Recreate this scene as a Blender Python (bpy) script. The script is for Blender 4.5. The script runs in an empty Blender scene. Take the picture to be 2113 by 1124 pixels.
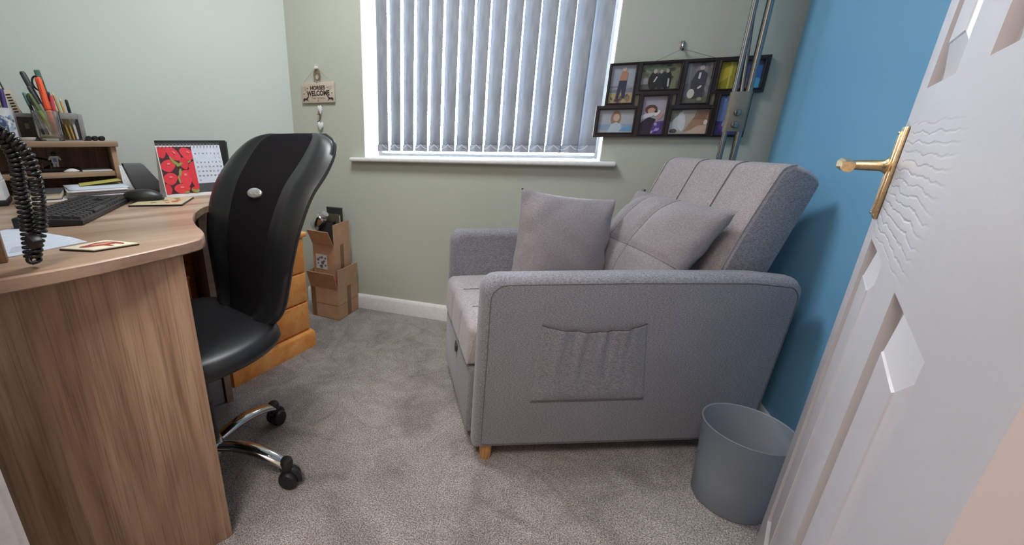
import bpy, bmesh, math, random
from math import sin, cos, pi, radians, sqrt
from mathutils import Vector, Matrix
random.seed(7)
SC = bpy.context.scene
COL = SC.collection

# ------------------------------------------------------------------ camera
# level frame: camera 1 m above the carpet, turned 20.7 deg left of the room's depth axis, 18.2 deg down
cam_d = bpy.data.cameras.new('camera'); cam = bpy.data.objects.new('camera', cam_d); COL.objects.link(cam)
cam_d.sensor_width = 36.0; cam_d.lens = 835.0 / 2113.0 * 36.0
cam_d.shift_x = (1056.5 - 838.0) / 2113.0
cam_d.clip_start = 0.01
cam.location = (0, 0, 1.0)
cam.rotation_euler = (radians(90) - math.atan2(275, 835), 0, radians(20.7))
SC.camera = cam

# ------------------------------------------------------------------ world, lights, exposure
w = bpy.data.worlds.new('sky'); SC.world = w; w.use_nodes = True
bg = w.node_tree.nodes['Background']; bg.inputs[0].default_value = (0.86, 0.93, 1.0, 1); bg.inputs[1].default_value = 62.0
def area(name, loc, rot, sx, sy, power, color):
    l = bpy.data.lights.new(name, 'AREA'); l.shape = 'RECTANGLE'; l.size = sx; l.size_y = sy; l.energy = power; l.color = color
    o = bpy.data.objects.new(name, l); o.location = loc; o.rotation_euler = rot; COL.objects.link(o); return o
area('landing_ceiling_light', (-0.30, -0.50, 2.34), (0, 0, 0), 0.6, 0.6, 36.0, (1.0, 0.93, 0.88))
area('room_fill_light', (-0.72, 1.20, 2.34), (0, 0, 0), 0.5, 0.5, 25.0, (0.96, 0.98, 1.0))  # added overhead fill that brightens the room; not a real fitting
vs = SC.view_settings
SC.display_settings.display_device = 'sRGB'
vs.view_transform = 'Standard'; vs.look = 'None'; vs.gamma = 1.0; vs.use_curve_mapping = False
vs.exposure = 0.0
try:
    SC.cycles.max_bounces = 12; SC.cycles.diffuse_bounces = 7; SC.cycles.transparent_max_bounces = 16
    SC.cycles.use_denoising = True; SC.cycles.sample_clamp_indirect = 6.0; SC.cycles.caustics_reflective = False
except Exception: pass

# ------------------------------------------------------------------ materials
def s2l(c):
    return tuple(((x/255.0)/12.92 if x/255.0 <= 0.04045 else ((x/255.0+0.055)/1.055)**2.4) for x in c)
class NT:
    def __init__(s, name):
        s.m = bpy.data.materials.new(name); s.m.use_nodes = True; s.t = s.m.node_tree; s.n = s.t.nodes
        s.b = s.n['Principled BSDF']; s.out = s.n['Material Output']
    def new(s, kind, **kw):
        nd = s.n.new(kind)
        for k, v in kw.items():
            if k.startswith('_'): nd.inputs[k[1:].replace('_', ' ')].default_value = v
            else: setattr(nd, k, v)
        return nd
    def link(s, a, b): s.t.links.new(a, b)
    def coords(s, scale=(1,1,1), rot=(0,0,0), which='Object'):
        tc = s.new('ShaderNodeTexCoord'); mp = s.new('ShaderNodeMapping')
        mp.inputs['Scale'].default_value = scale; mp.inputs['Rotation'].default_value = rot
        s.link(tc.outputs[which], mp.inputs[0]); return mp.outputs[0]
    def noise(s, vec, scale, detail=3, rough=0.5, dist=0.0):
        n = s.new('ShaderNodeTexNoise'); n.inputs['Scale'].default_value = scale; n.inputs['Detail'].default_value = detail
        n.inputs['Roughness'].default_value = rough; n.inputs['Distortion'].default_value = dist
        s.link(vec, n.inputs['Vector']); return n.outputs['Fac']
    def ramp(s, fac, stops):
        r = s.new('ShaderNodeValToRGB'); e = r.color_ramp.elements
        while len(e) < len(stops): e.new(0.5)
        for i, (p, c) in enumerate(stops): e[i].position = p; e[i].color = (*c, 1)
        s.link(fac, r.inputs[0]); return r.outputs[0]
    def bump(s, h, strength=0.3, dist=0.002):
        b = s.new('ShaderNodeBump'); b.inputs['Strength'].default_value = strength; b.inputs['Distance'].default_value = dist
        s.link(h, b.inputs['Height']); s.link(b.outputs[0], s.b.inputs['Normal']); return b
    def mix(s, fac, a, b, mode='MIX'):
        m = s.new('ShaderNodeMix', data_type='RGBA', blend_type=mode)
        if isinstance(fac, (int, float)): m.inputs[0].default_value = fac
        else: s.link(fac, m.inputs[0])
        for sock, v in ((m.inputs[6], a), (m.inputs[7], b)):
            if isinstance(v, tuple): sock.default_value = (*v, 1)
            else: s.link(v, sock)
        return m.outputs[2]
    def base(s, v):
        if isinstance(v, tuple): s.b.inputs['Base Color'].default_value = (*v, 1)
        else: s.link(v, s.b.inputs['Base Color'])
    def set(s, **kw):
        for k, v in kw.items(): s.b.inputs[k.replace('_', ' ')].default_value = v
def plain(name, rgb, rough=0.5, metal=0.0, nscale=60, var=0.06, bump=0.0, bs=200, spec=None, coat=0.0):
    t = NT(name); c = s2l(rgb); v = t.coords()
    n = t.noise(v, nscale, 3)
    lo = tuple(x*(1-var) for x in c); hi = tuple(min(1, x*(1+var)) for x in c)
    t.base(t.ramp(n, [(0.3, lo), (0.7, hi)])); t.set(Roughness=rough, Metallic=metal)
    if spec is not None: t.b.inputs['Specular IOR Level'].default_value = spec
    if coat: t.b.inputs['Coat Weight'].default_value = coat
    if bump: t.bump(t.noise(v, bs, 2), bump, 0.002)
    return t.m
def wood(name, base, dark, light, axis='z', scale=1.0, rough=0.45, contrast=1.0, streak=1.0):
    t = NT(name)
    st = {'x': (1.2, 16, 16), 'y': (16, 1.2, 16), 'z': (16, 16, 1.2)}[axis]
    v = t.coords(tuple(a*scale for a in st))
    big = t.noise(v, 1.0, 6, 0.55, 0.6)
    st2 = {'x': (3, 160, 160), 'y': (160, 3, 160), 'z': (160, 160, 3)}[axis]
    v2 = t.coords(tuple(a*scale for a in st2)); fine = t.noise(v2, 1.0, 3, 0.6, 0.2)
    c1 = t.ramp(big, [(0.30, s2l(dark)), (0.5, s2l(base)), (0.70, s2l(light))])
    c2 = t.ramp(fine, [(0.36, tuple(0.62+0.38*(1-streak) for _ in range(3))), (0.5, (1, 1, 1))])
    t.base(t.mix(0.8*contrast, c1, c2, 'MULTIPLY')); t.set(Roughness=rough)
    t.bump(fine, 0.08, 0.001)
    return t.m
def fabric(name, rgb, rough=0.95, melange=0.28, weave=900, sheen=0.2):
    t = NT(name); c = s2l(rgb); v = t.coords()
    n1 = t.noise(t.coords((1, 1, 2.6)), 190, 4, 0.75); n2 = t.noise(v, 9, 3)
    d = tuple(x*(1-melange) for x in c); h = tuple(min(1, x*(1+melange)) for x in c)
    a = t.ramp(n1, [(0.40, d), (0.5, c), (0.60, h)])
    b = t.ramp(n2, [(0.3, (0.93, 0.93, 0.93)), (0.7, (1.0, 1.0, 1.0))])
    t.base(t.mix(1.0, a, b, 'MULTIPLY')); t.set(Roughness=rough)
    t.b.inputs['Sheen Weight'].default_value = sheen; t.b.inputs['Specular IOR Level'].default_value = 0.15
    t.bump(n1, 0.25, 0.0015); return t.m
def translucent(name, rgb, amount=0.5, trans=0.0, rough=0.6):
    t = NT(name); c = (*s2l(rgb), 1)
    d = t.new('ShaderNodeBsdfDiffuse'); d.inputs[0].default_value = c
    tl = t.new('ShaderNodeBsdfTranslucent'); tl.inputs[0].default_value = c
    m = t.new('ShaderNodeMixShader'); m.inputs[0].default_value = amount
    t.link(d.outputs[0], m.inputs[1]); t.link(tl.outputs[0], m.inputs[2]); last = m.outputs[0]
    g = t.new('ShaderNodeBsdfGlossy'); g.inputs['Roughness'].default_value = rough
    m3 = t.new('ShaderNodeMixShader'); m3.inputs[0].default_value = 0.05
    t.link(last, m3.inputs[1]); t.link(g.outputs[0], m3.inputs[2]); last = m3.outputs[0]
    if trans:
        tr = t.new('ShaderNodeBsdfTransparent'); tr.inputs[0].default_value = (0.9, 0.93, 0.95, 1)
        m2 = t.new('ShaderNodeMixShader'); m2.inputs[0].default_value = trans
        t.link(last, m2.inputs[1]); t.link(tr.outputs[0], m2.inputs[2]); last = m2.outputs[0]
    t.link(last, t.out.inputs['Surface']); return t.m
def clearish(name, tint=(0.95, 0.97, 0.98), gloss=0.12, rough=0.03):
    t = NT(name)
    tr = t.new('ShaderNodeBsdfTransparent'); tr.inputs[0].default_value = (*tint, 1)
    g = t.new('ShaderNodeBsdfGlossy'); g.inputs['Roughness'].default_value = rough
    m = t.new('ShaderNodeMixShader'); fr = t.new('ShaderNodeFresnel'); fr.inputs[0].default_value = 1.45
    ma = t.new('ShaderNodeMath', operation='ADD'); ma.inputs[1].default_value = gloss * 0.5
    t.link(fr.outputs[0], ma.inputs[0]); t.link(ma.outputs[0], m.inputs[0])
    t.link(tr.outputs[0], m.inputs[1]); t.link(g.outputs[0], m.inputs[2]); t.link(m.outputs[0], t.out.inputs['Surface'])
    return t.m

def wall_mat(name, rgb):
    t = NT(name); c = s2l(rgb); v = t.coords()
    n = t.noise(v, 1.7, 2); t.base(t.ramp(n, [(0.3, tuple(x*0.97 for x in c)), (0.7, c)])); t.set(Roughness=0.75)
    t.b.inputs['Specular IOR Level'].default_value = 0.25
    t.bump(t.noise(v, 180, 3), 0.12, 0.001); return t.m
def blue_mat():
    t = NT('blue_wall_paint'); v = t.coords(); c = s2l((126, 188, 230))
    n = t.noise(v, 2.0, 2); t.base(t.ramp(n, [(0.3, tuple(x*0.96 for x in c)), (0.7, c)])); t.set(Roughness=0.34)
    t.bump(t.noise(v, 160, 3), 0.12, 0.001); return t.m
def carpet_mat():
    t = NT('carpet_pile'); v = t.coords()
    fine = t.noise(v, 260, 3, 0.8); mid = t.noise(v, 75, 4, 0.75); big = t.noise(v, 3.2, 4, 0.6, 0.8); blot = t.noise(v, 11, 3, 0.5, 1.2)
    c = t.ramp(fine, [(0.38, s2l((100, 94, 90))), (0.50, s2l((168, 161, 156))), (0.62, s2l((228, 222, 217)))])
    n = t.ramp(big, [(0.38, (0.70, 0.69, 0.69)), (0.5, (0.92, 0.915, 0.91)), (0.62, (1.0, 1.0, 1.0))])
    b = t.ramp(blot, [(0.40, (0.86, 0.855, 0.85)), (0.58, (1, 1, 1))])
    k = t.ramp(mid, [(0.35, (0.8, 0.8, 0.8)), (0.6, (1, 1, 1))])
    x = t.mix(1.0, c, n, 'MULTIPLY'); x = t.mix(1.0, x, b, 'MULTIPLY'); x = t.mix(0.8, x, k, 'MULTIPLY')
    # long smooth press lines left in the pile by castors and the vacuum cleaner
    ln = t.ramp(t.noise(v, 1.9, 0, 0.5, 0.3), [(0.484, (1, 1, 1)), (0.490, (0.74, 0.73, 0.72)), (0.496, (1, 1, 1)), (0.585, (1, 1, 1)), (0.590, (0.78, 0.77, 0.76)), (0.596, (1, 1, 1))])
    x = t.mix(0.8, x, ln, 'MULTIPLY')
    t.base(x); t.set(Roughness=1.0); t.b.inputs['Specular IOR Level'].default_value = 0.05
    t.b.inputs['Sheen Weight'].default_value = 0.15
    ad = t.new('ShaderNodeMath', operation='MULTIPLY_ADD'); t.link(mid, ad.inputs[0]); ad.inputs[1].default_value = 0.8; t.link(fine, ad.inputs[2])
    t.bump(ad.outputs[0], 0.8, 0.006); return t.m
def door_mat():
    t = NT('white_door_paint'); v = t.coords()
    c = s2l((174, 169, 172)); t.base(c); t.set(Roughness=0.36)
    # embossed grain: long horizontal waves on the rails, vertical on the stiles
    sep = t.new('ShaderNodeSeparateXYZ'); t.link(v, sep.inputs[0])
    wav = t.new('ShaderNodeTexWave', wave_type='BANDS', bands_direction='Z'); wav.inputs['Scale'].default_value = 24
    wav.inputs['Distortion'].default_value = 5.5; wav.inputs['Detail'].default_value = 2.5; wav.inputs['Detail Scale'].default_value = 0.7
    t.link(t.coords((0.75, 1, 1)), wav.inputs['Vector'])
    wr = t.ramp(wav.outputs['Fac'], [(0.0, (0, 0, 0)), (0.22, (0.9, 0.9, 0.9)), (1.0, (1, 1, 1))])
    def band(sock, lo, hi, soft):
        a = t.new('ShaderNodeMapRange'); a.inputs['From Min'].default_value = lo; a.inputs['From Max'].default_value = lo+soft; t.link(sock, a.inputs[0])
        b = t.new('ShaderNodeMapRange'); b.inputs['From Min'].default_value = hi; b.inputs['From Max'].default_value = hi-soft; t.link(sock, b.inputs[0])
        m = t.new('ShaderNodeMath', operation='MULTIPLY'); t.link(a.outputs[0], m.inputs[0]); t.link(b.outputs[0], m.inputs[1]); return m.outputs[0]
    m = t.new('ShaderNodeMath', operation='MULTIPLY'); t.link(band(sep.outputs['Z'], 0.838, 1.03, 0.02), m.inputs[0]); t.link(band(sep.outputs['X'], 0.02, 0.50, 0.12), m.inputs[1])
    fine = t.noise(t.coords((60, 60, 4)), 4, 3)
    inv = t.new('ShaderNodeMath', operation='SUBTRACT'); inv.inputs[0].default_value = 1.0; t.link(wr, inv.inputs[1])
    a = t.new('ShaderNodeMath', operation='MULTIPLY'); t.link(inv.outputs[0], a.inputs[0]); t.link(m.outputs[0], a.inputs[1])
    ng = t.new('ShaderNodeMath', operation='MULTIPLY_ADD'); t.link(a.outputs[0], ng.inputs[0]); ng.inputs[1].default_value = -1.0
    f2 = t.new('ShaderNodeMath', operation='MULTIPLY'); f2.inputs[1].default_value = 0.12; t.link(fine, f2.inputs[0]); t.link(f2.outputs[0], ng.inputs[2])
    t.bump(ng.outputs[0], 0.42, 0.0018); return t.m
def slat_mat():
    t = NT('blind_fabric'); v = t.coords((14, 14, 3)); n = t.noise(v, 3, 3)
    c = t.ramp(n, [(0.35, s2l((140, 144, 152))), (0.65, s2l((156, 160, 168)))])
    d = t.new('ShaderNodeBsdfDiffuse'); tl = t.new('ShaderNodeBsdfTranslucent'); t.link(c, d.inputs[0]); t.link(c, tl.inputs[0])
    m = t.new('ShaderNodeMixShader'); m.inputs[0].default_value = 0.008
    t.link(d.outputs[0], m.inputs[1]); t.link(tl.outputs[0], m.inputs[2]); t.link(m.outputs[0], t.out.inputs['Surface']); return t.m

M = {}
M['wall_l'] = wall_mat('mint_wall_paint', (206, 214, 208))
M['wall_w'] = wall_mat('sage_wall_paint', (186, 190, 177))
M['wall_b'] = blue_mat()
M['ceiling'] = wall_mat('ceiling_paint', (232, 232, 230))
M['carpet'] = carpet_mat()
M['white'] = plain('white_gloss', (228, 228, 228), 0.3)
M['door'] = door_mat()
M['landing'] = wall_mat('landing_paint', (206, 190, 176))
M['slat'] = slat_mat()
M['glass'] = clearish('window_glass', (0.97, 0.99, 0.99), 0.05)
M['acrylic'] = clearish('clear_acrylic', (0.88, 0.90, 0.90), 0.30, 0.05)
M['brass'] = plain('brushed_brass', (226, 202, 160), 0.30, 1.0, 300, 0.15)
M['chrome'] = plain('chrome', (205, 205, 208), 0.12, 1.0, 30, 0.02)
M['steel'] = plain('satin_steel', (152, 150, 148), 0.22, 1.0, 80, 0.05)
M['sofa'] = fabric('grey_melange_fabric', (130, 130, 137), melange=0.36)
M['sofa_lit'] = fabric('lit_grey_melange_fabric', (164, 157, 160), melange=0.24)  # arm fabric again, with the light on seat and back painted in
M['sofa_pipe'] = fabric('sofa_piping', (116, 112, 114), melange=0.1)
M['seam'] = plain('dark_seam', (92, 86, 88), 0.9)
M['cush'] = fabric('cushion_fabric', (138, 132, 136), melange=0.18)
M['peg'] = wood('beech_peg', (196, 146, 92), (170, 120, 70), (214, 168, 112), 'z', 1.5)
M['bin'] = translucent('frosted_plastic', (176, 182, 190), 0.4, 0.42, 0.35)
M['desk_v'] = wood('walnut_laminate_upright', (164, 132, 108), (134, 102, 82), (186, 156, 130), 'z', 1.5, 0.5)
M['desk_h'] = wood('walnut_laminate_top', (158, 132, 110), (134, 106, 86), (178, 152, 130), 'y', 0.9, 0.30, 0.6)
M['desk_edge'] = wood('walnut_edge_band', (166, 138, 118), (148, 118, 100), (184, 156, 138), 'y', 0.6, 0.35, 0.5)
M['pine'] = wood('orange_pine', (236, 156, 80), (212, 130, 60), (244, 178, 104), 'y', 0.6, 0.35, 0.45)
M['card'] = plain('brown_cardboard', (188, 150, 118), 0.9, 0, 25, 0.08)
M['card_in'] = plain('cardboard_inside', (150, 116, 90), 0.9, 0, 25, 0.08)
M['tape'] = plain('brown_parcel_tape', (132, 98, 70), 0.35)
M['leather'] = plain('black_leatherette', (27, 28, 31), 0.38, 0, 40, 0.1, 0.10, 900)
M['mesh'] = plain('black_mesh_fabric', (20, 18, 21), 0.95, 0, 700, 0.4, 0.4, 1200, spec=0.1)
M['blackp'] = plain('black_plastic', (26, 26, 28), 0.42)
M['blackm'] = plain('matt_black', (30, 29, 30), 0.75)
M['key'] = plain('keycap_black', (44, 43, 45), 0.5)
M['cordm'] = plain('cord_rubber', (24, 23, 24), 0.28)
M['plate'] = plain('beige_metal_plate', (134, 128, 116), 0.45, 0.3)
M['frame'] = plain('dark_brown_frame', (38, 28, 28), 0.4)
M['paper'] = plain('white_paper', (222, 222, 226), 0.85)
M['paper_b'] = plain('bluish_paper', (198, 206, 220), 0.85)
M['cream'] = plain('cream_paper', (222, 212, 190), 0.85)
M['silver'] = plain('silver_badge', (200, 202, 202), 0.28, 0.7)
M['grey'] = plain('grey_plastic', (150, 150, 150), 0.5)
M['dgrey'] = plain('dark_grey_plastic', (62, 63, 68), 0.5)
M['whitep'] = plain('white_plastic', (226, 226, 228), 0.4)
M['twine'] = plain('jute_twine', (134, 108, 82), 0.95, 0, 400, 0.3)
M['wire'] = plain('thin_grey_wire', (120, 122, 116), 0.5)
M['signm'] = wood('pale_sign_wood', (196, 182, 166), (180, 166, 150), (208, 196, 182), 'x', 1.2, 0.8, 0.3)
M['ink'] = plain('dark_brown_ink', (58, 42, 34), 0.9)
M['inkg'] = plain('grey_ink', (120, 112, 102), 0.9)
_fl = {}
def flat(rgb, rough=0.55):
    k = (tuple(rgb), rough)
    if k not in _fl: _fl[k] = plain('print_%02x%02x%02x' % tuple(rgb), rgb, rough, 0, 120, 0.05)
    return _fl[k]

# ------------------------------------------------------------------ mesh builder
def basis(o, x, y=None, z=None):
    """matrix from origin and two unit axes (third by cross product)"""
    x = Vector(x).normalized()
    if y is not None: y = Vector(y).normalized(); z = x.cross(y).normalized(); y = z.cross(x)
    else: z = Vector(z).normalized(); y = z.cross(x).normalized(); z = x.cross(y)
    m = Matrix((x, y, z)).transposed().to_4x4(); m.translation = Vector(o); return m
class MB:
    def __init__(s, *mats):
        s.bm = bmesh.new(); s.mats = list(mats); s.mi = 0; s.M = Matrix.Identity(4)
    def mat(s, m):
        if m not in s.mats: s.mats.append(m)
        s.mi = s.mats.index(m); return s
    def _v(s, p): return s.bm.verts.new(s.M @ Vector(p))
    def face(s, vs, mi=None):
        try: f = s.bm.faces.new(vs)
        except ValueError: return None
        f.material_index = s.mi if mi is None else mi; f.smooth = True; return f
    def poly(s, pts): return s.face([s._v(p) for p in pts])
    def box(s, lo, hi, bevel=0.0, seg=2, M=None):
        lo, hi = Vector(lo), Vector(hi); c = (lo+hi)/2; d = hi-lo
        r = bmesh.ops.create_cube(s.bm, size=1.0); vs = r['verts']
        for v in vs: v.co = Vector((v.co.x*d.x, v.co.y*d.y, v.co.z*d.z)) + c
        es = set(e for v in vs for e in v.link_edges); fs = set(f for v in vs for f in v.link_faces)
        if bevel:
            rb = bmesh.ops.bevel(s.bm, geom=list(es), offset=min(bevel, min(d)*0.49), segments=seg, profile=0.5, affect='EDGES')
            vs = list(set(v for f in rb['faces'] for v in f.verts)); st = list(vs); seen = set(vs)
            while st:
                v = st.pop()
                for e in v.link_edges:
                    o = e.other_vert(v)
                    if o not in seen: seen.add(o); st.append(o)
            vs = list(seen); fs = set(f for v in vs for f in v.link_faces)
        for f in fs: f.material_index = s.mi; f.smooth = bool(bevel)
        T = s.M @ M if M is not None else s.M
        for v in vs: v.co = T @ v.co
        return vs
    def loft(s, rings, closed=True, caps=True):
        R = [[s._v(p) for p in r] for r in rings]
        n = len(R[0])
        for a, b in zip(R, R[1:]):
            for i in range(n if closed else n-1):
                j = (i+1) % n; s.face([a[i], a[j], b[j], b[i]])
        if caps:
            s.face(list(reversed(R[0]))); s.face(R[-1])
        return R
    def lathe(s, prof, seg=24, c=(0,0,0), caps=True):
        return s.loft([[(c[0]+r*cos(2*pi*k/seg), c[1]+r*sin(2*pi*k/seg), c[2]+z) for k in range(seg)] for r, z in prof], True, caps)
    def tube(s, pts, r, seg=8, closed=False, caps=True):
        P = [Vector(p) for p in pts]; n = len(P); rings = []; up = None
        for i, p in enumerate(P):
            a = P[(i-1) % n] if (closed or i > 0) else p; b = P[(i+1) % n] if (closed or i < n-1) else p
            t = (b-a).normalized()
            if up is None:
                up = Vector((0,0,1)) if abs(t.z) < 0.9 else Vector((1,0,0))
            x = (up - t*up.dot(t)).normalized(); y = t.cross(x); up = x
            rr = r[i] if isinstance(r, (list, tuple)) else r
            rings.append([p + x*(rr*cos(2*pi*k/seg)) + y*(rr*sin(2*pi*k/seg)) for k in range(seg)])
        if closed: rings.append(rings[0])
        return s.loft(rings, True, caps and not closed)
    def prism(s, pts, z0, z1, mp=lambda x, y, z: (x, y, z)):
        a = [s._v(mp(x, y, z0)) for x, y in pts]; b = [s._v(mp(x, y, z1)) for x, y in pts]; n = len(pts)
        f1 = s.face(list(reversed(a))); f2 = s.face(b)
        for i in range(n): s.face([a[i], a[(i+1) % n], b[(i+1) % n], b[i]])
        return a, b
    def slab(s, P, N, T, nu=16, nv=16, closed=True):
        """two-sided sheet: P(u,v) centre, N(u,v) normal, T(u,v) half thickness, u,v in [-1,1]"""
        F = []; B = []
        for j in range(nv+1):
            rf = []; rb = []
            for i in range(nu+1):
                u = -1+2*i/nu; v = -1+2*j/nv; p = Vector(P(u, v)); n = Vector(N(u, v)); t = T(u, v)
                t1, t2 = t if isinstance(t, tuple) else (t, t)
                rf.append(s._v(p+n*t1))
                edge = i in (0, nu) or j in (0, nv)
                rb.append(rf[-1] if (edge and closed) else s._v(p-n*t2))
            F.append(rf); B.append(rb)
        for j in range(nv):
            for i in range(nu):
                s.face([F[j][i], F[j][i+1], F[j+1][i+1], F[j+1][i]])
                s.face([B[j][i], B[j+1][i], B[j+1][i+1], B[j][i+1]])
    def sheet(s, P, nu=10, nv=10, thick=0.0):
        G = [[s._v(P(i/nu, j/nv)) for i in range(nu+1)] for j in range(nv+1)]
        for j in range(nv):
            for i in range(nu): s.face([G[j][i], G[j][i+1], G[j+1][i+1], G[j+1][i]])
        return G
    def build(s, name, parent=None, smooth=35, mods=()):
        bmesh.ops.recalc_face_normals(s.bm, faces=s.bm.faces) if s.bm.faces else None
        me = bpy.data.meshes.new(name); s.bm.to_mesh(me); s.bm.free()
        for m in s.mats: me.materials.append(m)
        try: me.set_sharp_from_angle(angle=radians(smooth))
        except Exception: pass
        o = bpy.data.objects.new(name, me); COL.objects.link(o)
        if parent is not None: o.parent = parent
        for k, kw in mods:
            md = o.modifiers.new(k.lower(), k)
            for a, b in kw.items(): setattr(md, a, b)
        return o
def tag(o, label, cat=None, group=None, kind=None):
    if label: o['label'] = label
    if cat: o['category'] = cat
    if group: o['group'] = group
    if kind: o['kind'] = kind
    return o
def root(name, label, cat, loc=(0,0,0), rotz=0.0, group=None):
    o = bpy.data.objects.new(name, None); COL.objects.link(o); o.location = loc; o.rotation_euler = (0, 0, rotz)
    o.empty_display_size = 0.05
    return tag(o, label, cat, group)
def struct(o): o['kind'] = 'structure'; return o
def at(o, loc, rotz=0.0): o.location = loc; o.rotation_euler = (0, 0, rotz); return o
def subdiv(n=1): return ('SUBSURF', dict(levels=n, render_levels=n))
def text_part(name, txt, size, mat, M4, parent=None, extrude=0.0006, offset=0.0, spacing=1.0, sx=1.0):
    cu = bpy.data.curves.new(name, 'FONT'); cu.body = txt; cu.size = size; cu.extrude = extrude; cu.offset = offset
    cu.align_x = 'CENTER'; cu.align_y = 'CENTER'; cu.resolution_u = 3; cu.space_character = spacing
    tmp = bpy.data.objects.new(name, cu); COL.objects.link(tmp)
    dg = bpy.context.evaluated_depsgraph_get(); me = bpy.data.meshes.new_from_object(tmp.evaluated_get(dg))
    bpy.data.objects.remove(tmp); me.materials.clear(); me.materials.append(mat)
    me.transform(Matrix.Diagonal((sx, 1, 1, 1))); me.transform(M4); me.name = name
    o = bpy.data.objects.new(name, me); COL.objects.link(o)
    if parent is not None: o.parent = parent
    return o
def join_mesh(mb, me):
    """append a mesh's geometry into a builder"""
    tmp = bmesh.new(); tmp.from_mesh(me); vm = {v: mb._v(v.co) for v in tmp.verts}
    for f in tmp.faces: mb.face([vm[v] for v in f.verts])
    tmp.free()
def add_text(mb, txt, size, M4, extrude=0.0003, offset=0.0, sx=1.0):
    o = text_part('t', txt, size, mb.mats[mb.mi], M4, None, extrude, offset, 1.0, sx); me = o.data
    join_mesh(mb, me); bpy.data.objects.remove(o); bpy.data.meshes.remove(me)

# ------------------------------------------------------------------ the setting
WY = 2.094; CX, CY = -1.488, 2.094; BX = 0.765; H = 2.4
n_ = Vector((0.866, -0.5, 0)); u_ = Vector((0.5, 0.866, 0))
def D(i, j, z=0.0): v = Vector((CX, CY, 0)) + n_*i + u_*j; return Vector((v.x, v.y, z))
DR = radians(-30)                                   # local x = away from the left wall, local y = along it towards the window
b = MB(M['carpet']); b.box((-3.2, -1.5, -0.06), (1.8, 2.4, 0.0)); struct(b.build('floor'))
b = MB(M['ceiling']); b.box((-3.2, -1.5, H), (1.8, 2.4, H+0.1)); struct(b.build('ceiling'))
# window wall with its opening
OX0, OX1, OZ0, OZ1 = -1.036, 0.152, 0.905, 2.10
b = MB(M['wall_w'])
b.box((-1.75, WY, 0), (OX0, WY+0.26, H)); b.box((OX1, WY, 0), (1.0, WY+0.26, H))
b.box((OX0, WY, 0), (OX1, WY+0.26, OZ0-0.022)); b.box((OX0, WY, OZ1), (OX1, WY+0.26, H)); struct(b.build('wall_window'))
b = MB(M['wall_l']); b.M = Matrix.Translation((CX, CY, 0)) @ Matrix.Rotation(DR, 4, 'Z')
b.box((-0.12, -2.6, 0), (0, 0.12, H)); struct(b.build('wall_left'))
b = MB(M['wall_b']); b.box((BX, 0.1, 0), (BX+0.12, WY+0.1, H)); struct(b.build('wall_right'))
# doorway wall
HX, HY = 0.226, 0.196
b = MB(M['wall_w']); b.box((-3.0, 0.09, 0), (-0.695, 0.20, H)); b.box((0.27, 0.09, 0), (BX+0.1, 0.20, H)); b.box((-0.695, 0.09, 2.03), (0.27, 0.20, H)); struct(b.build('wall_doorway'))
b = MB(M['white'])
b.box((-0.695, 0.085, 0), (-0.665, 0.205, 2.03), 0.002); b.box((0.245, 0.085, 0), (0.27, 0.205, 2.03), 0.002); b.box((-0.695, 0.085, 2.0), (0.27, 0.205, 2.03), 0.002)
b.box((-0.665, 0.15, 0), (-0.653, 0.175, 2.0), 0.002)
struct(b.build('trim_1'))
b = MB(M['white'])
b.box((-0.755, 0.20, 0), (-0.673, 0.218, 2.07), 0.006); b.box((0.255, 0.20, 0), (0.335, 0.218, 2.07), 0.006); b.box((-0.673, 0.20, 2.01), (0.255, 0.218, 2.07), 0.006)
struct(b.build('trim_2'))
b = MB(M['landing']); b.box((-0.95, -1.2, 0), (-0.85, 0.09, H)); b.box((1.25, -1.2, 0), (1.35, 0.09, H)); b.box((-0.95, -1.3, 0), (1.35, -1.2, H)); b.box((BX, 0.08, 0), (1.35, 0.2, H)); struct(b.build('wall_landing'))
def skirt(name, p0, p1, nrm):
    b = MB(M['white']); p0, p1, nrm = Vector(p0), Vector(p1), Vector(nrm)
    prof = [(0, 0), (0.016, 0), (0.016, 0.070), (0.012, 0.082), (0.006, 0.090), (0, 0.091)]
    b.loft([[(p + nrm*a + Vector((0, 0, z))) for a, z in prof] for p in (p0, p1)]); struct(b.build(name))
skirt('baseboard_window', (CX+0.02, WY, 0), (BX-0.016, WY, 0), (0, -1, 0))
skirt('baseboard_left', D(0, -0.02), D(0, -2.1), n_)
skirt('baseboard_right', (BX, 0.22, 0), (BX, WY-0.016, 0), (-1, 0, 0))
# window: frame, glass, sill
wr = struct(bpy.data.objects.new('window_1', None)); COL.objects.link(wr); wr.location = ((OX0+OX1)/2, WY+0.2, OZ0)
wr.empty_display_size = 0.05
ox = (OX0+OX1)/2; hw = (OX1-OX0)/2
b = MB(M['white']); f = 0.018
for lo, hi in (((-hw, 0, 0), (-hw+f, 0.05, OZ1-OZ0)), ((hw-f, 0, 0), (hw, 0.05, OZ1-OZ0)), ((-hw+f, 0, 0), (hw-f, 0.05, f)), ((-hw+f, 0, OZ1-OZ0-f), (hw-f, 0.05, OZ1-OZ0))):
    b.box(lo, hi, 0.004)
b.build('window_frame', wr)
b = MB(M['glass']); b.box((-hw+f, 0.02, f), (hw-f, 0.026, OZ1-OZ0-f)); b.build('window_pane', wr)
b = MB(M['white']); b.box((-hw-0.078, -0.2-0.04, -0.022), (hw+0.064, -0.2+0.0, 0.0), 0.008, 3); b.box((-hw, -0.205, -0.022), (hw, 0.0, 0.0), 0.0)
b.build('window_sill', wr)
b = MB(M['white'])   # painted reveal linings
b.box((-hw, -0.2, 0), (-hw+0.004, 0, OZ1-OZ0)); b.box((hw-0.004, -0.2, 0), (hw, 0, OZ1-OZ0)); b.build('window_reveal', wr)

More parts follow.
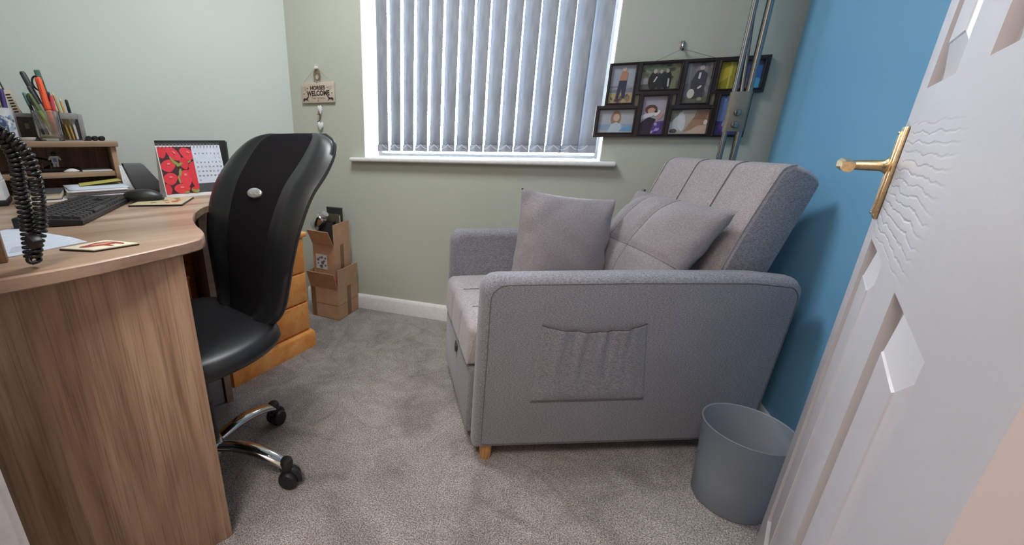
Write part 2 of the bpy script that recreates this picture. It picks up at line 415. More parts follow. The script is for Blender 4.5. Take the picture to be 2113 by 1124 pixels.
# ------------------------------------------------------------------ vertical blind
bl = root('vertical_blind', 'closed light grey vertical fabric blind hanging in the window recess', 'blind', (ox, WY+0.075, OZ1-0.05))
b = MB(M['whitep']); b.box((-hw+0.01, -0.02, 0), (hw-0.01, 0.02, 0.035), 0.004); b.build('head_rail', bl)
NS = 15; x0, x1 = -0.992, 0.128; sp = (x1-x0)/NS
zb = 0.932; zt = OZ1-0.055
sl_me = None
chain = None
for k in range(NS):
    xc = x0 + sp*(k+0.5) - ox
    if sl_me is None:
        b = MB(M['slat']); W = 0.082; hgt = zt-zb; A = radians(-24); nx = 10
        rows = []
        for j in range(13):
            z = -hgt*j/12; a = A + radians(2.0)*sin(j*0.5)
            r = []
            for i in range(nx+1):
                s_ = (i/nx-0.5); dx = s_*W; dy = 0.0065*(1-(2*s_)**2)*-1
                r.append((dx*cos(a)-dy*sin(a), dx*sin(a)+dy*cos(a), z))
            rows.append([b._v(p) for p in r])
        for p, q in zip(rows, rows[1:]):
            for i in range(nx): b.face([p[i], p[i+1], q[i+1], q[i]])
        sl = b.build('slat', bl, mods=(('SOLIDIFY', dict(thickness=0.0006)),)); sl_me = sl
        b = MB(M['slat']); b.M = Matrix.Rotation(A, 4, 'Z')
        b.box((-W/2+0.001, -0.0085, -hgt-0.0), (W/2-0.001, -0.0055, -hgt+0.034), 0.001); wt = b.build('slat_weight', sl)
        sl.location = (xc, 0, 0)
    else:
        sl = sl_me.copy(); COL.objects.link(sl); sl.parent = bl; sl.location = (xc, 0, 0); sl.rotation_euler = (0, 0, radians(random.uniform(-5, 4)))
        w2 = wt.copy(); COL.objects.link(w2); w2.parent = sl
    if k < NS-1:
        pts = []
        for i in range(9):
            t_ = i/8; pts.append((xc + 0.002 + sp*t_, -0.022, -(zt-zb) + 0.036 - 0.022*(1-(2*t_-1)**2)))
        b = MB(M['whitep']); b.tube(pts, 0.0013, 5); b.build('bead_chain', bl)

# ------------------------------------------------------------------ the open door
def door():
    e = Vector((0.408, 0.913, 0)); ang = math.atan2(-0.913, -0.408)
    d = struct(bpy.data.objects.new('door_1', None)); COL.objects.link(d); d.location = (0.545, 1.0, 0); d.rotation_euler = (0, 0, ang)
    d.empty_display_size = 0.05
    S = [0.0, 0.092, 0.300, 0.452, 0.662, 0.825]; Z = [0.012, 0.20, 0.838, 1.074, 1.90, 1.985]
    b = MB(M['door'])
    def panel(s0, s1, z0, z1):
        rings = [(0, 0), (0.003, 0.011), (0.006, 0.012), (0.009, 0.012), (0.052, 0.0015), (0.054, 0.0)]
        R = []
        for ins, dep in rings:
            R.append([b._v((s0+ins, dep, z0+ins)), b._v((s1-ins, dep, z0+ins)), b._v((s1-ins, dep, z1-ins)), b._v((s0+ins, dep, z1-ins))])
        for p, q in zip(R, R[1:]):
            for i in range(4): b.face([p[i], p[(i+1) % 4], q[(i+1) % 4], q[i]])
        b.face(R[-1])
    for i in range(5):
        for j in range(5):
            if i in (1, 3) and j in (1, 3): panel(S[i], S[i+1], Z[j], Z[j+1])
            else: b.poly([(S[i], 0, Z[j]), (S[i+1], 0, Z[j]), (S[i+1], 0, Z[j+1]), (S[i], 0, Z[j+1])])
    bmesh.ops.remove_doubles(b.bm, verts=b.bm.verts, dist=0.0001)
    # edges and back
    for q in ([(S[0],0,Z[0]),(S[-1],0,Z[0]),(S[-1],.035,Z[0]),(S[0],.035,Z[0])], [(S[0],0,Z[-1]),(S[-1],0,Z[-1]),(S[-1],.035,Z[-1]),(S[0],.035,Z[-1])],
              [(S[0],0,Z[0]),(S[0],0,Z[-1]),(S[0],.035,Z[-1]),(S[0],.035,Z[0])], [(S[-1],0,Z[0]),(S[-1],0,Z[-1]),(S[-1],.035,Z[-1]),(S[-1],.035,Z[0])],
              [(S[0],.035,Z[0]),(S[-1],.035,Z[0]),(S[-1],.035,Z[-1]),(S[0],.035,Z[-1])]): b.poly(q)
    b.build('door_leaf', d, smooth=12)
    b = MB(M['brass']); b.box((0.030, -0.006, 0.868), (0.072, 0.0, 1.020), 0.0025, 2)
    b.box((0.036, -0.0085, 0.876), (0.066, -0.005, 1.012), 0.003, 2)
    for z in (0.876, 1.012): b.lathe([(0.0025, 0), (0.002, 0.0015)], 10, (0, 0, 0)) if False else None
    pl = b.build('handle_plate', d)
    b = MB(M['steel'])
    for z in (0.878, 1.010):
        b.M = basis((0.051, -0.0085, z), (1, 0, 0), z=(0, -1, 0)); b.lathe([(0.003, 0), (0.0028, 0.0012), (0.001, 0.0016)], 10)
    b.build('plate_screw', pl)
    b = MB(M['brass']); b.M = basis((0.051, -0.006, 0.957), (1, 0, 0), z=(0, -1, 0))
    b.lathe([(0.013, 0), (0.0135, 0.004), (0.0115, 0.006), (0.0095, 0.009), (0.0088, 0.030), (0.0080, 0.048)], 20)
    b.M = Matrix.Identity(4)
    prof = lambda x, y, z, hx, hz: [(x, y-hx, z-hz*0.5), (x, y-hx*0.4, z-hz), (x, y+hx*0.5, z-hz), (x, y+hx, z-hz*0.3), (x, y+hx, z+hz*0.6), (x, y+hx*0.3, z+hz), (x, y-hx*0.6, z+hz), (x, y-hx, z+hz*0.5)]
    b.loft([prof(0.040, -0.058, 0.957, 0.008, 0.010), prof(0.052, -0.060, 0.958, 0.010, 0.0105), prof(0.075, -0.060, 0.959, 0.009, 0.009),
            prof(0.105, -0.058, 0.960, 0.0075, 0.0078), prof(0.135, -0.057, 0.958, 0.008, 0.0085), prof(0.142, -0.057, 0.957, 0.0075, 0.008)])
    b.build('door_handle', d)
door()

# ------------------------------------------------------------------ sofa (local x = depth towards the blue wall, y = along it, front near corner at the origin)
SF = Vector((-0.172, 1.058, 0)); SR = math.atan2(0.394, 0.919)
def arc(cx, cz, r, a0, a1, n=6): return [(cx+r*cos(radians(a0+(a1-a0)*k/n)), cz+r*sin(radians(a0+(a1-a0)*k/n))) for k in range(n+1)]
def sofa():
    t = root('sofa_bed', 'grey fabric single sofa bed with quilted seat and reclined back against the blue wall', 'sofa', SF, SR)
    L = 0.69; AW = 0.088
    prof = [(0.004, 0.056), (0.925, 0.056)] + arc(0.895, 0.570, 0.052, 0, 62, 5) + [(0.80, 0.630), (0.40, 0.636)] + arc(0.050, 0.590, 0.046, 90, 180, 6)
    for k, y0 in enumerate((0.0, L-AW)):
        b = MB(M['sofa'])
        # cross-section of the arm: softly rounded over its thickness
        rings = []
        n = len(prof); c = Vector((0.46, 0.34))
        for yy, ins in ((0, 0.026), (0.003, 0.015), (0.010, 0.0065), (0.022, 0.0015), (0.034, 0), (AW-0.034, 0), (AW-0.022, 0.0015), (AW-0.010, 0.0065), (AW-0.003, 0.015), (AW, 0.026)):
            r = []
            for (x, z) in prof:
                dx, dz = x-c.x, z-c.y
                sx = (abs(dx)-ins)/abs(dx) if abs(dx) > 0.05 else 1; sz = (abs(dz)-ins)/abs(dz) if abs(dz) > 0.05 else 1
                r.append((c.x+dx*sx, y0+yy, c.y+dz*sz))
            rings.append(r)
        b.loft(rings); arm = b.build('armrest', t, smooth=50)
        yo = y0+0.0012 if k == 0 else y0+AW-0.0012
        b = MB(M['seam'])
        sp_ = []
        for (x, z) in prof:
            dx, dz = x-c.x, z-c.y
            sx = (abs(dx)-0.021)/abs(dx); sz = (abs(dz)-0.021)/abs(dz)
            sp_.append((c.x+dx*sx, yo-0.0004, c.y+dz*sz))
        b.tube(sp_, 0.0013, 5, closed=True); b.build('piping', arm)
        if k == 0:
            # elasticated side pocket
            b = MB(M['sofa'])
            def P(u, v):
                sag = 0.016*(1-(2*u-1)**2)
                xl = 0.180 - 0.012*(1-v); xr = 0.486 + 0.036*(1-v)
                x = xl + (xr-xl)*u; z = 0.235 + (0.492-sag-0.235)*v
                edge = min(1, 6*u, 6*(1-u), 8*v)
                wr = (0.55*sin(u*34+2.2*sin(v*3)) + 0.35*sin(u*61-v*3) + 0.5*sin(u*19+v*4.5+1))*(0.25+0.75*v**0.8)
                y = -0.002 - edge*(0.0085 + 0.0052*wr*min(1, 5*u, 5*(1-u))*(0.35+0.65*v) + 0.003*v)
                return (x, y, z)
            G = b.sheet(P, 60, 22)
            b.mat(M['seam']); b.tube([Vector(P(i/30, 1.0))+Vector((0, -0.001, 0)) for i in range(31)], 0.0009, 5)
            b.mat(M['sofa']); b.tube([Vector(P(i/20, 0.0))+Vector((0, 0.001, 0)) for i in range(21)], 0.0009, 4)
            b.tube([Vector(P(0, i/12))+Vector((0, 0.001, 0)) for i in range(13)], 0.0008, 4); b.tube([Vector(P(1, i/12))+Vector((0, 0.001, 0)) for i in range(13)], 0.0008, 4)
            b.build('side_pocket', t, smooth=60, mods=(('SOLIDIFY', dict(thickness=0.002, offset=1.0)),))
    # pull-out base box
    b = MB(M['sofa']); b.box((-0.006, AW+0.001, 0.050), (0.60, L-AW-0.001, 0.300), 0.012, 3); b.build('pull_out_base', t)
    b = MB(M['dgrey']); b.box((-0.010, 0.30, 0.255), (-0.004, 0.345, 0.268), 0.001); b.box((-0.014, 0.312, 0.235), (-0.006, 0.333, 0.262), 0.002); b.build('pull_tab', t)
    # quilted slab helper: profile loop in x,z swept across y, pinched at the seams
    def quilt(loop, y0, y1, seams, mats, name, cross=()):
        b = MB(*mats); ny = 48; rings = []
        nrm = []
        n = len(loop)
        for i in range(n):
            a = Vector(loop[i-1]); c = Vector(loop[(i+1) % n]); d = (c-a).normalized(); nrm.append(Vector((d.y, -d.x)))
        for j in range(ny+1):
            y = y0+(y1-y0)*j/ny; dd = min(abs(y-s_) for s_ in seams) if seams else 1
            g = 0.006*math.exp(-(dd/0.010)**2)
            e = min(y-y0, y1-y); er = 0.016*max(0, 1-e/0.020)**2
            r = []
            for i, p in enumerate(loop):
                gg = g
                q = Vector(p) - nrm[i]*(gg+er); r.append((q.x, y, q.y))
            rings.append(r)
        b.loft(rings)
        return b
    # seat cushion
    loop = [(-0.012, 0.305), (0.70, 0.305), (0.70, 0.448)] + [(0.70-0.66*k/12, 0.448+0.006*sin(pi*k/12)) for k in range(1, 12)] + arc(0.022, 0.416, 0.032, 90, 180, 5)
    seams = [AW+0.17, AW+0.34]
    b = quilt(loop, AW+0.002, L-AW-0.002, seams, (M['sofa_lit'],), 'seat')
    seat = b.build('seat_cushion', t, smooth=60)
    b = MB(M['seam'])
    for s_ in seams: b.tube([(x, s_, 0.4445+0.005*sin(pi*(0.70-x)/0.66)) for x in (0.03, 0.15, 0.3, 0.45, 0.6)], 0.0014, 5)
    for x in (0.235,): b.tube([(x, AW+0.02+0.47*k/10, 0.4535) for k in range(11)], 0.0013, 5)
    b.build('stitching', seat)
    # backrest
    AB0, AB1 = 0.098, 0.606
    ft = Vector((0.858, 0.905)); fb = Vector((0.712, 0.455)); rt = Vector((1.000, 0.872)); rb = Vector((0.860, 0.40))
    front = [fb + (ft-fb)*k/10 + Vector((-0.010, 0.004))*sin(pi*k/10) for k in range(11)]
    top = [(0.868, 0.922), (0.885, 0.930), (0.905, 0.932), (0.94, 0.924), (0.97, 0.910), (0.992, 0.893), (1.002, 0.875)]
    rear = [(0.998-0.138*k/6, 0.855-0.45*k/6) for k in range(0, 7)]
    loop = [tuple(p) for p in front] + top + rear + [(0.78, 0.39), (0.72, 0.42)]
    seams = [AB0+(AB1-AB0)*q for q in (0.335, 0.66)]
    b = quilt(list(reversed(loop)), AB0, AB1, seams, (M['sofa_lit'], M['sofa']), 'back')
    for f in b.bm.faces:
        c = f.calc_center_median()
        f.normal_update()
    bk = b
    bk.bm.normal_update()
    for f in bk.bm.faces:
        c = f.calc_center_median()
        if c.y < AB0+0.004 or c.y > AB1-0.004 or c.x > 0.99: f.material_index = 1  # sides and rear keep the fabric without the painted-in light
    back = bk.build('backrest', t, smooth=60)
    path = [tuple(p) for p in front[1:]] + top[:3]
    b = MB(M['seam'])
    for s_ in seams: b.tube([(x+0.0025, s_, z-0.001) for x, z in path], 0.0012, 5)
    b.build('stitching', back)
    for y in (AB0+0.004, AB1-0.004):
        b = MB(M['sofa_lit']); b.tube([(x+0.003, y, z-0.002) for x, z in path], 0.0032, 6); b.build('piping', back)
    # wooden feet
    for (x, y) in ((0.050, 0.036), (0.050, L-0.045), (0.86, 0.036), (0.86, L-0.045)):
        b = MB(M['peg']); b.lathe([(0.0175, 0), (0.019, 0.004), (0.0205, 0.052), (0.0205, 0.060)], 20, (x, y, 0)); tag(b.build('leg', t), 'round beech peg leg')
    return t
sofa()

def pillow(name, label, c, ex, ez, wx, wz, th, mat, seams_u=(), seams_v=(), seed=1, zip_=False):
    """square scatter cushion: ex = its width axis, ez = its height axis"""
    ex = Vector(ex).normalized(); ez = Vector(ez).normalized(); n = ex.cross(ez).normalized(); ez = n.cross(ex)
    t = root(name, label, 'cushion', c - ez*(wz/2))
    Mx = Matrix((ex, ez, n)).transposed().to_4x4(); Mx.translation = ez*(wz/2)
    rnd = random.Random(seed); ph = [rnd.uniform(0, 6) for _ in range(8)]
    def P(u, v):
        pin = 0.055; x = u*wx/2*(1-pin*(1-v*v)*abs(u)**1.5); y = v*wz/2*(1-pin*(1-u*u)*abs(v)**1.5)
        return (x, y, 0.004*sin(3*u+ph[0])*sin(2*v+ph[1]))
    def T(u, v):
        a = max(0.0, 1-abs(u)**2.6)**0.62 * max(0.0, 1-abs(v)**2.6)**0.62
        k = th/2*a
        e = (abs(u)**3+abs(v)**3)*0.5
        k += a**0.5*(1-min(1, a*1.15))*0.012*(sin(9*u+5*v+ph[2]+3*sin(4*v))+sin(11*v-6*u+ph[3]))*(0.3+e)
        k += 0.0016*sin(7*u+ph[4]+4*sin(3*v))*a**0.4
        g = 0.0
        for s_ in seams_u: g = max(g, math.exp(-((u-s_)/0.045)**2))
        for s_ in seams_v: g = max(g, math.exp(-((v-s_)/0.045)**2))
        k1 = max(k - 0.008*g*min(1, a*3), 0)
        return (k1 + 0.0008*(a > 0), k + 0.0008*(a > 0))
    b = MB(mat); b.M = Mx; b.slab(P, lambda u, v: (0, 0, 1), T, 44, 44)
    body = b.build('cover', t, smooth=80)
    if seams_u or seams_v:
        b = MB(M['seam']); b.M = Mx
        for s_ in seams_u: b.tube([Vector(P(s_, v))+Vector((0, 0, T(s_, v)[0]+0.0008)) for v in [-0.97+1.94*k/30 for k in range(31)]], 0.0014, 5)
        for s_ in seams_v: b.tube([Vector(P(v, s_))+Vector((0, 0, T(v, s_)[0]+0.0008)) for v in [-0.97+1.94*k/30 for k in range(31)]], 0.0014, 5)
        b.build('stitching', body)
    if zip_:
        b = MB(M['dgrey']); b.M = Mx; b.box((-wx/2*0.9-0.008, wz/2-0.012, -0.004), (-wx/2*0.9+0.006, wz/2+0.004, 0.003), 0.001); b.build('zip_pull', body)
    return t
q_ = Vector((0.919, 0.394, 0)); p_ = Vector((-0.394, 0.919, 0)); Z_ = Vector((0, 0, 1))
def S(x, y, z): return SF + q_*x + p_*y + Z_*z
# smooth cushion, upright, facing the doorway, leaning to the back
pillow('scatter_cushion', 'plain smooth grey square cushion standing upright nearest the sofa front', S(0.354, 0.335, 0.630),
       q_*cos(radians(-7)) + Z_*sin(radians(-7)), Z_*cos(radians(26)) + q_*sin(radians(26)) + p_*0.20, 0.345, 0.385, 0.15, M['cush'], seed=3)
# quilted cushion leaning on the back
nrm = (-q_*0.84 - p_*0.10 + Z_*0.53).normalized(); ew = (-p_*0.965 + q_*0.05 - Z_*0.02).normalized()
eh = nrm.cross(ew).normalized()
pillow('quilted_cushion', 'grey cushion with stitched grid seams leaning against the sofa back', S(0.630, 0.300, 0.640), ew, eh, 0.44, 0.40, 0.17, M['cush'],
       seams_u=(-0.40, 0.12), seams_v=(-0.12,), seed=8, zip_=True)

# ------------------------------------------------------------------ waste bin
bt = root('waste_bin', 'frosted translucent plastic waste bin standing between the sofa and the open door', 'bin', (0.552, 1.188, 0))
b = MB(M['bin'])
b.lathe([(0.001, 0.004), (0.086, 0.004), (0.088, 0.008), (0.092, 0.10), (0.1045, 0.252), (0.1065, 0.2545), (0.1055, 0.2565), (0.1025, 0.2545), (0.090, 0.10), (0.084, 0.009), (0.001, 0.009)], 56, caps=False)
b.build('bin_body', bt, smooth=50)

# ------------------------------------------------------------------ chrome poles in the corner behind the sofa
pt = root('chrome_pole_stand', 'tall chrome tube stand with clamp plate in the corner behind the sofa', 'stand', (0.592, 1.985, 0))
X0 = -0.024; X1 = 0.020
for x in (X0, X1):
    b = MB(M['steel']); b.tube([(x, 0, 0.0), (x, 0, 1.16), (x, 0, 1.30), (x, 0, 2.0)], 0.0095 if x < 0 else 0.0115, 14); tag(b.build('upright_tube', pt), None)
b = MB(M['steel']); b.tube([(-0.001, 0.004, 1.160), (-0.019, 0.020, 1.45), (-0.052, 0.035, 2.0)], 0.0082, 12); b.build('middle_rod', pt)
b = MB(M['plate']); b.box((X0-0.004, -0.015, 1.028), (X1+0.004, -0.0115, 1.168), 0.001)

for x_, r_ in ((X0, 0.0115), (X1, 0.0135)): b.mat(M['plate']); b.lathe([(r_, 1.028), (r_, 1.168)], 16, (x_, 0, 0))
cp = b.build('clamp_plate', pt)
for z in (1.095, 1.052):
    b = MB(M['steel']); b.M = basis((-0.004, -0.015, z), (1, 0, 0), z=(0, -1, 0)); b.lathe([(0.0115, 0), (0.0115, 0.007), (0.0095, 0.010), (0.004, 0.011)], 18); b.build('bolt', cp)
b = MB(M['blackp']); b.box((-0.06, -0.05, 0), (0.06, 0.05, 0.02), 0.006); b.build('foot', pt)

# ------------------------------------------------------------------ wall sign
def wall_frame(X, Z, Y=WY): m = Matrix(((1, 0, 0, X), (0, 0, -1, Y), (0, 1, 0, Z), (0, 0, 0, 1))); return m   # local x right, y up, z into the room
sg = root('horse_sign', 'small hanging wooden sign reading HORSES WELCOME with white hearts below', 'sign', (-1.303, WY-0.012, 1.19))
Ml = Matrix(((1, 0, 0, 0), (0, 0, -1, 0), (0, 1, 0, 0), (0, 0, 0, 1)))
b = MB(M['signm']); b.M = Ml; b.box((-0.103, 0, -0.010), (0.103, 0.104, 0.0), 0.001); brd = b.build('sign_board', sg)
b = MB(M['ink'])
add_text(b, 'HORSES', 0.027, Ml @ Matrix.Translation((0.0, 0.0745, 0.0004)), 0.0002, 0.0010, 0.98)
b.build('lettering_line', brd); b = MB(M['ink'])
add_text(b, 'WELCOME', 0.035, Ml @ Matrix.Translation((0.002, 0.047, 0.0004)), 0.0002, 0.0014, 0.84)
b.M = Ml
def dot(b, x, y, r, z=0.0005): b.poly([(x+r*cos(a*pi/6), y+r*sin(a*pi/6), z) for a in range(12)])
b.build('lettering_line', brd)
for x, y in ((-0.063, 0.0745), (0.062, 0.0745), (-0.088, 0.047), (0.088, 0.047), (0.0, 0.010)):
    b = MB(M['ink']); b.M = Ml; dot(b, x, y, 0.003); b.build('printed_dot', brd)
for sx in (-1, 1):     # running horses
    b = MB(M['ink']); b.M = Ml
    hp = [(0.092, 0.006), (0.096, 0.018), (0.090, 0.026), (0.078, 0.024), (0.070, 0.027), (0.062, 0.036), (0.057, 0.033), (0.063, 0.024), (0.066, 0.017), (0.060, 0.010), (0.064, 0.009), (0.071, 0.015), (0.080, 0.015), (0.088, 0.012)]
    pts = [(sx*x, y, 0.0005) for x, y in hp]; b.poly(pts if sx > 0 else list(reversed(pts))); b.build('running_horse', brd)
b = MB(M['inkg']); add_text(b, 'Their servants', 0.017, Ml @ Matrix.Translation((0.0, 0.0235, 0.0004)), 0.0002, 0.0, 0.85)
b.build('script_line', brd)
for sx in (-1, 1):
    b = MB(M['inkg']); b.M = Ml; b.tube([(sx*0.078+0.006*sin(t_), 0.0745+0.008*cos(t_), 0.0006) for t_ in [0.6+5.0*k/12 for k in range(13)]], 0.0008, 4); b.build('printed_horseshoe', brd)
b = MB(M['twine']); b.M = Ml
b.tube([(0.004+0.017*cos(t_), 0.140+0.027*sin(t_)*(1.0), 0.004) for t_ in [2*pi*k/24 for k in range(24)]], 0.0042, 7, closed=True)
b.tube([(0.002, 0.106, 0.003), (0.003, 0.116, 0.004)], 0.004, 7); b.build('twine_loop', sg)
b = MB(M['wire']); b.M = Ml
b.tube([(-0.085, 0.104, 0.0), (-0.03, 0.150, 0.002), (-0.003, 0.175, 0.003), (0.03, 0.150, 0.002), (0.085, 0.104, 0.0)], 0.0006, 4)
b.build('hanging_string', sg)
b = MB(M['whitep']); b.M = Ml; b.box((-0.012, 0.168, -0.010), (0.008, 0.182, 0.004), 0.003); b.tube([(-0.004, 0.182, 0.0), (-0.004, 0.188, 0.004), (-0.001, 0.192, 0.003)], 0.0012, 5); b.build('wall_hook', sg)
b = MB(M['twine']); b.M = Ml
b.tube([(0.004, 0.0, 0.0), (0.006, -0.014, 0.003), (0.008, -0.05, 0.003), (0.003, -0.085, 0.003)], 0.0009, 5)
b.build('heart_string', sg)
b = MB(plain('dark_red_ribbon', (110, 56, 60), 0.7)); b.M = Ml; b.tube([(0.006, -0.057, 0.004), (0.008, -0.075, 0.004), (0.006, -0.088, 0.004)], 0.0026, 6)
b.tube([(-0.010, -0.060, 0.004), (0.006, -0.057, 0.005), (0.013, -0.060, 0.004)], 0.0020, 6); b.tube([(-0.012, -0.098, 0.004), (0.006, -0.090, 0.005)], 0.0024, 6); b.build('ribbon', sg)
def heart(cx, cy, w, h, rot):
    pts = []
    for k in range(28):
        t_ = 2*pi*k/28; x = 16*sin(t_)**3/16; y = (13*cos(t_)-5*cos(2*t_)-2*cos(3*t_)-cos(4*t_))/15
        x *= w/2; y *= h/2; pts.append((cx+x*cos(rot)-y*sin(rot), cy+x*sin(rot)+y*cos(rot)))
    b = MB(M['whitep']); b.M = Ml; n = len(pts)
    for zz, zc in ((0.0, -0.001), (0.006, 0.0095)):
        pass
    c0 = b._v((cx, cy, 0.010)); c1 = b._v((cx, cy, 0.0)); R = [b._v((x, y, 0.005)) for x, y in pts]
    R2 = [b._v((cx+(x-cx)*0.6, cy+(y-cy)*0.6, 0.0092)) for x, y in pts]
    for i in range(n):
        j = (i+1) % n; b.face([R[i], R[j], R2[j], R2[i]]); b.face([R2[i], R2[j], c0]); b.face([R[j], R[i], c1])
    b.build('heart', sg, smooth=60)
heart(0.010, -0.034, 0.026, 0.054, 0.15); heart(0.007, -0.118, 0.036, 0.050, -0.15)

# ------------------------------------------------------------------ multi-photo frame
pf = root('photo_frame', 'dark brown eight-photo collage frame hanging from a hook beside the window', 'picture frame', (0.39, WY-0.006, 1.005))
PX_, PZ_ = 0.39, 1.005
photos = [(.146, .237, 1.147, 1.294), (.260, .398, 1.196, 1.291), (.420, .508, 1.140, 1.288), (.533, .670, 1.189, 1.285),
          (.121, .257, 1.028, 1.121), (.283, .371, 1.021, 1.170), (.393, .528, 1.021, 1.115), (.555, .643, 1.018, 1.164)]
slots = [(.249, .266, 1.133, 1.179), (.387, .402, 1.134, 1.176), (.520, .537, 1.131, 1.174)]
def fr_in(x, z):
    if z > 1.302 or z < 1.008: return False
    if z > 1.172: ok = .135 <= x <= .686
    elif z > 1.137: ok = .135 <= x <= .656
    else: ok = .105 <= x <= .656
    if not ok: return False
    for r in photos + slots:
        if r[0] < x < r[1] and r[2] < z < r[3]: return False
    return True
xs = sorted(set([.105, .135, .656, .686] + [v for r in photos+slots for v in r[:2]])); zs = sorted(set([1.008, 1.137, 1.172, 1.302] + [v for r in photos+slots for v in r[2:]]))
b = MB(M['frame']); b.M = Ml @ Matrix.Translation((-PX_, -PZ_, 0)); th0, th1 = -0.004, 0.016
cells = {(i, j): fr_in((xs[i]+xs[i+1])/2, (zs[j]+zs[j+1])/2) for i in range(len(xs)-1) for j in range(len(zs)-1)}
for (i, j), ok in cells.items():
    if not ok: continue
    xa, xb, za, zb_ = xs[i], xs[i+1], zs[j], zs[j+1]
    b.poly([(xa, za, th1), (xb, za, th1), (xb, zb_, th1), (xa, zb_, th1)]); b.poly([(xa, za, th0), (xa, zb_, th0), (xb, zb_, th0), (xb, za, th0)])
    for (di, dj, p, q) in ((-1, 0, (xa, za), (xa, zb_)), (1, 0, (xb, zb_), (xb, za)), (0, -1, (xb, za), (xa, za)), (0, 1, (xa, zb_), (xb, zb_))):
        if not cells.get((i+di, j+dj), False): b.poly([(p[0], p[1], th0), (q[0], q[1], th0), (q[0], q[1], th1), (p[0], p[1], th1)])
# raised rim round each photo
for r in photos:
    o_ = 0.007; z_ = th1
    for s_, zz in ((0.0055, 0.0025),):
        A_ = [(r[0], r[2]), (r[1], r[2]), (r[1], r[3]), (r[0], r[3])]
        B_ = [(r[0]-o_, r[2]-o_), (r[1]+o_, r[2]-o_), (r[1]+o_, r[3]+o_), (r[0]-o_, r[3]+o_)]
        C_ = [((a[0]+c[0])/2, (a[1]+c[1])/2) for a, c in zip(A_, B_)]
        for i in range(4):
            j = (i+1) % 4
            b.poly([(*A_[i], z_), (*A_[j], z_), (*C_[j], z_+zz), (*C_[i], z_+zz)]); b.poly([(*C_[i], z_+zz), (*C_[j], z_+zz), (*B_[j], z_), (*B_[i], z_)])
fo = b.build('frame_surround', pf, smooth=20)
def photo(r, shapes, bgc, name='photo', ob=pf):
    b = MB(flat(bgc, 0.35)); b.M = Ml @ Matrix.Translation((-PX_, -PZ_, 0)); X0, X1, Z0, Z1 = r; e = 0.003
    b.poly([(X0-e, Z0-e, 0.004), (X1+e, Z0-e, 0.004), (X1+e, Z1+e, 0.004), (X0-e, Z1+e, 0.004)])
    lz = 0.004
    for kind, col, *a in shapes:
        lz += 0.00012; b.mat(flat(col, 0.35)); m = lambda u, v: (X0+(X1-X0)*min(1, max(0, u)), Z0+(Z1-Z0)*min(1, max(0, v)), lz)
        if kind == 'p': b.poly([m(u, v) for u, v in a[0]])
        elif kind == 'r': u0, v0, u1, v1 = a[0]; b.poly([m(u0, v0), m(u1, v0), m(u1, v1), m(u0, v1)])
        elif kind == 'e':
            cu, cv, ru, rv = a[0][:4]; ro = a[0][4] if len(a[0]) > 4 else 0
            pts = []
            for k in range(18):
                x = ru*cos(2*pi*k/18); y = rv*sin(2*pi*k/18); pts.append(m(cu+x*cos(ro)-y*sin(ro), cv+x*sin(ro)+y*cos(ro)))
            b.poly(pts)
    return b.build(name, ob)
R_ = random.Random(5)
def blobs(n, cols, box, r0, r1): return [('e', R_.choice(cols), (R_.uniform(box[0], box[2]), R_.uniform(box[1], box[3]), R_.uniform(r0, r1), R_.uniform(r0, r1)*0.7, R_.uniform(0, 3))) for _ in range(n)]
# 1 person in dark trousers standing on sand by a jetty
photo(photos[0], [('r', (120, 126, 140), (0, .28, 1, .46)), ('r', (176, 160, 112), (0, 0, 1, .26)), ('p', (150, 150, 158), [(0, .34), (1, .42), (1, .47), (0, .40)])] + blobs(10, [(96, 84, 92), (140, 118, 100)], (0, 0, 1, .2), .05, .12) +
      [('p', (48, 54, 76), [(.30, .12), (.42, .10), (.50, .40), (.56, .14), (.68, .12), (.70, .60), (.38, .62)]), ('p', (176, 130, 104), [(.38, .60), (.68, .60), (.70, .80), (.58, .86), (.44, .84)]), ('e', (196, 176, 160), (.54, .90, .09, .055)), ('e', (72, 48, 54), (.38, .08, .12, .03))], (158, 164, 178))
# 2 group in dark coats before a hedge
photo(photos[1], [('r', (88, 92, 84), (0, 0, 1, .32)), ('r', (124, 122, 96), (.80, 0, .94, 1)), ('r', (150, 150, 146), (0, .22, .2, .46))] + blobs(16, [(86, 100, 76), (118, 128, 104), (64, 72, 60)], (0, .4, .8, 1), .06, .16) +
      [('e', (34, 36, 38), (.34, .34, .13, .36)), ('e', (40, 42, 44), (.52, .36, .11, .34)), ('e', (32, 34, 36), (.68, .38, .12, .36)), ('e', (180, 160, 148), (.36, .72, .05, .09)), ('e', (176, 156, 144), (.52, .70, .045, .08)), ('e', (172, 152, 142), (.68, .72, .045, .08)),
       ('p', (196, 198, 200), [(.38, .30), (.44, .50), (.41, .52), (.34, .30)]), ('p', (190, 192, 194), [(.72, .10), (.76, .10), (.75, .42), (.71, .42)])], (112, 120, 102))
# 3 person in morning coat with bouquet
photo(photos[2], [('r', (150, 148, 150), (0, .5, .2, 1)), ('r', (104, 104, 88), (0, 0, 1, .16))] + blobs(10, [(96, 94, 94), (140, 138, 140)], (0, .1, 1, 1), .06, .14) +
      [('p', (74, 72, 76), [(.30, .12), (.78, .12), (.84, .72), (.62, .84), (.42, .80), (.26, .55)]), ('e', (190, 172, 162), (.60, .88, .10, .06)), ('p', (214, 214, 214), [(.50, .62), (.58, .60), (.60, .76), (.52, .76)]), ('e', (206, 200, 184), (.32, .24, .14, .12)), ('e', (150, 152, 120), (.70, .10, .10, .05)), ('e', (216, 208, 196), (.62, .40, .09, .03, .4))], (122, 118, 120))
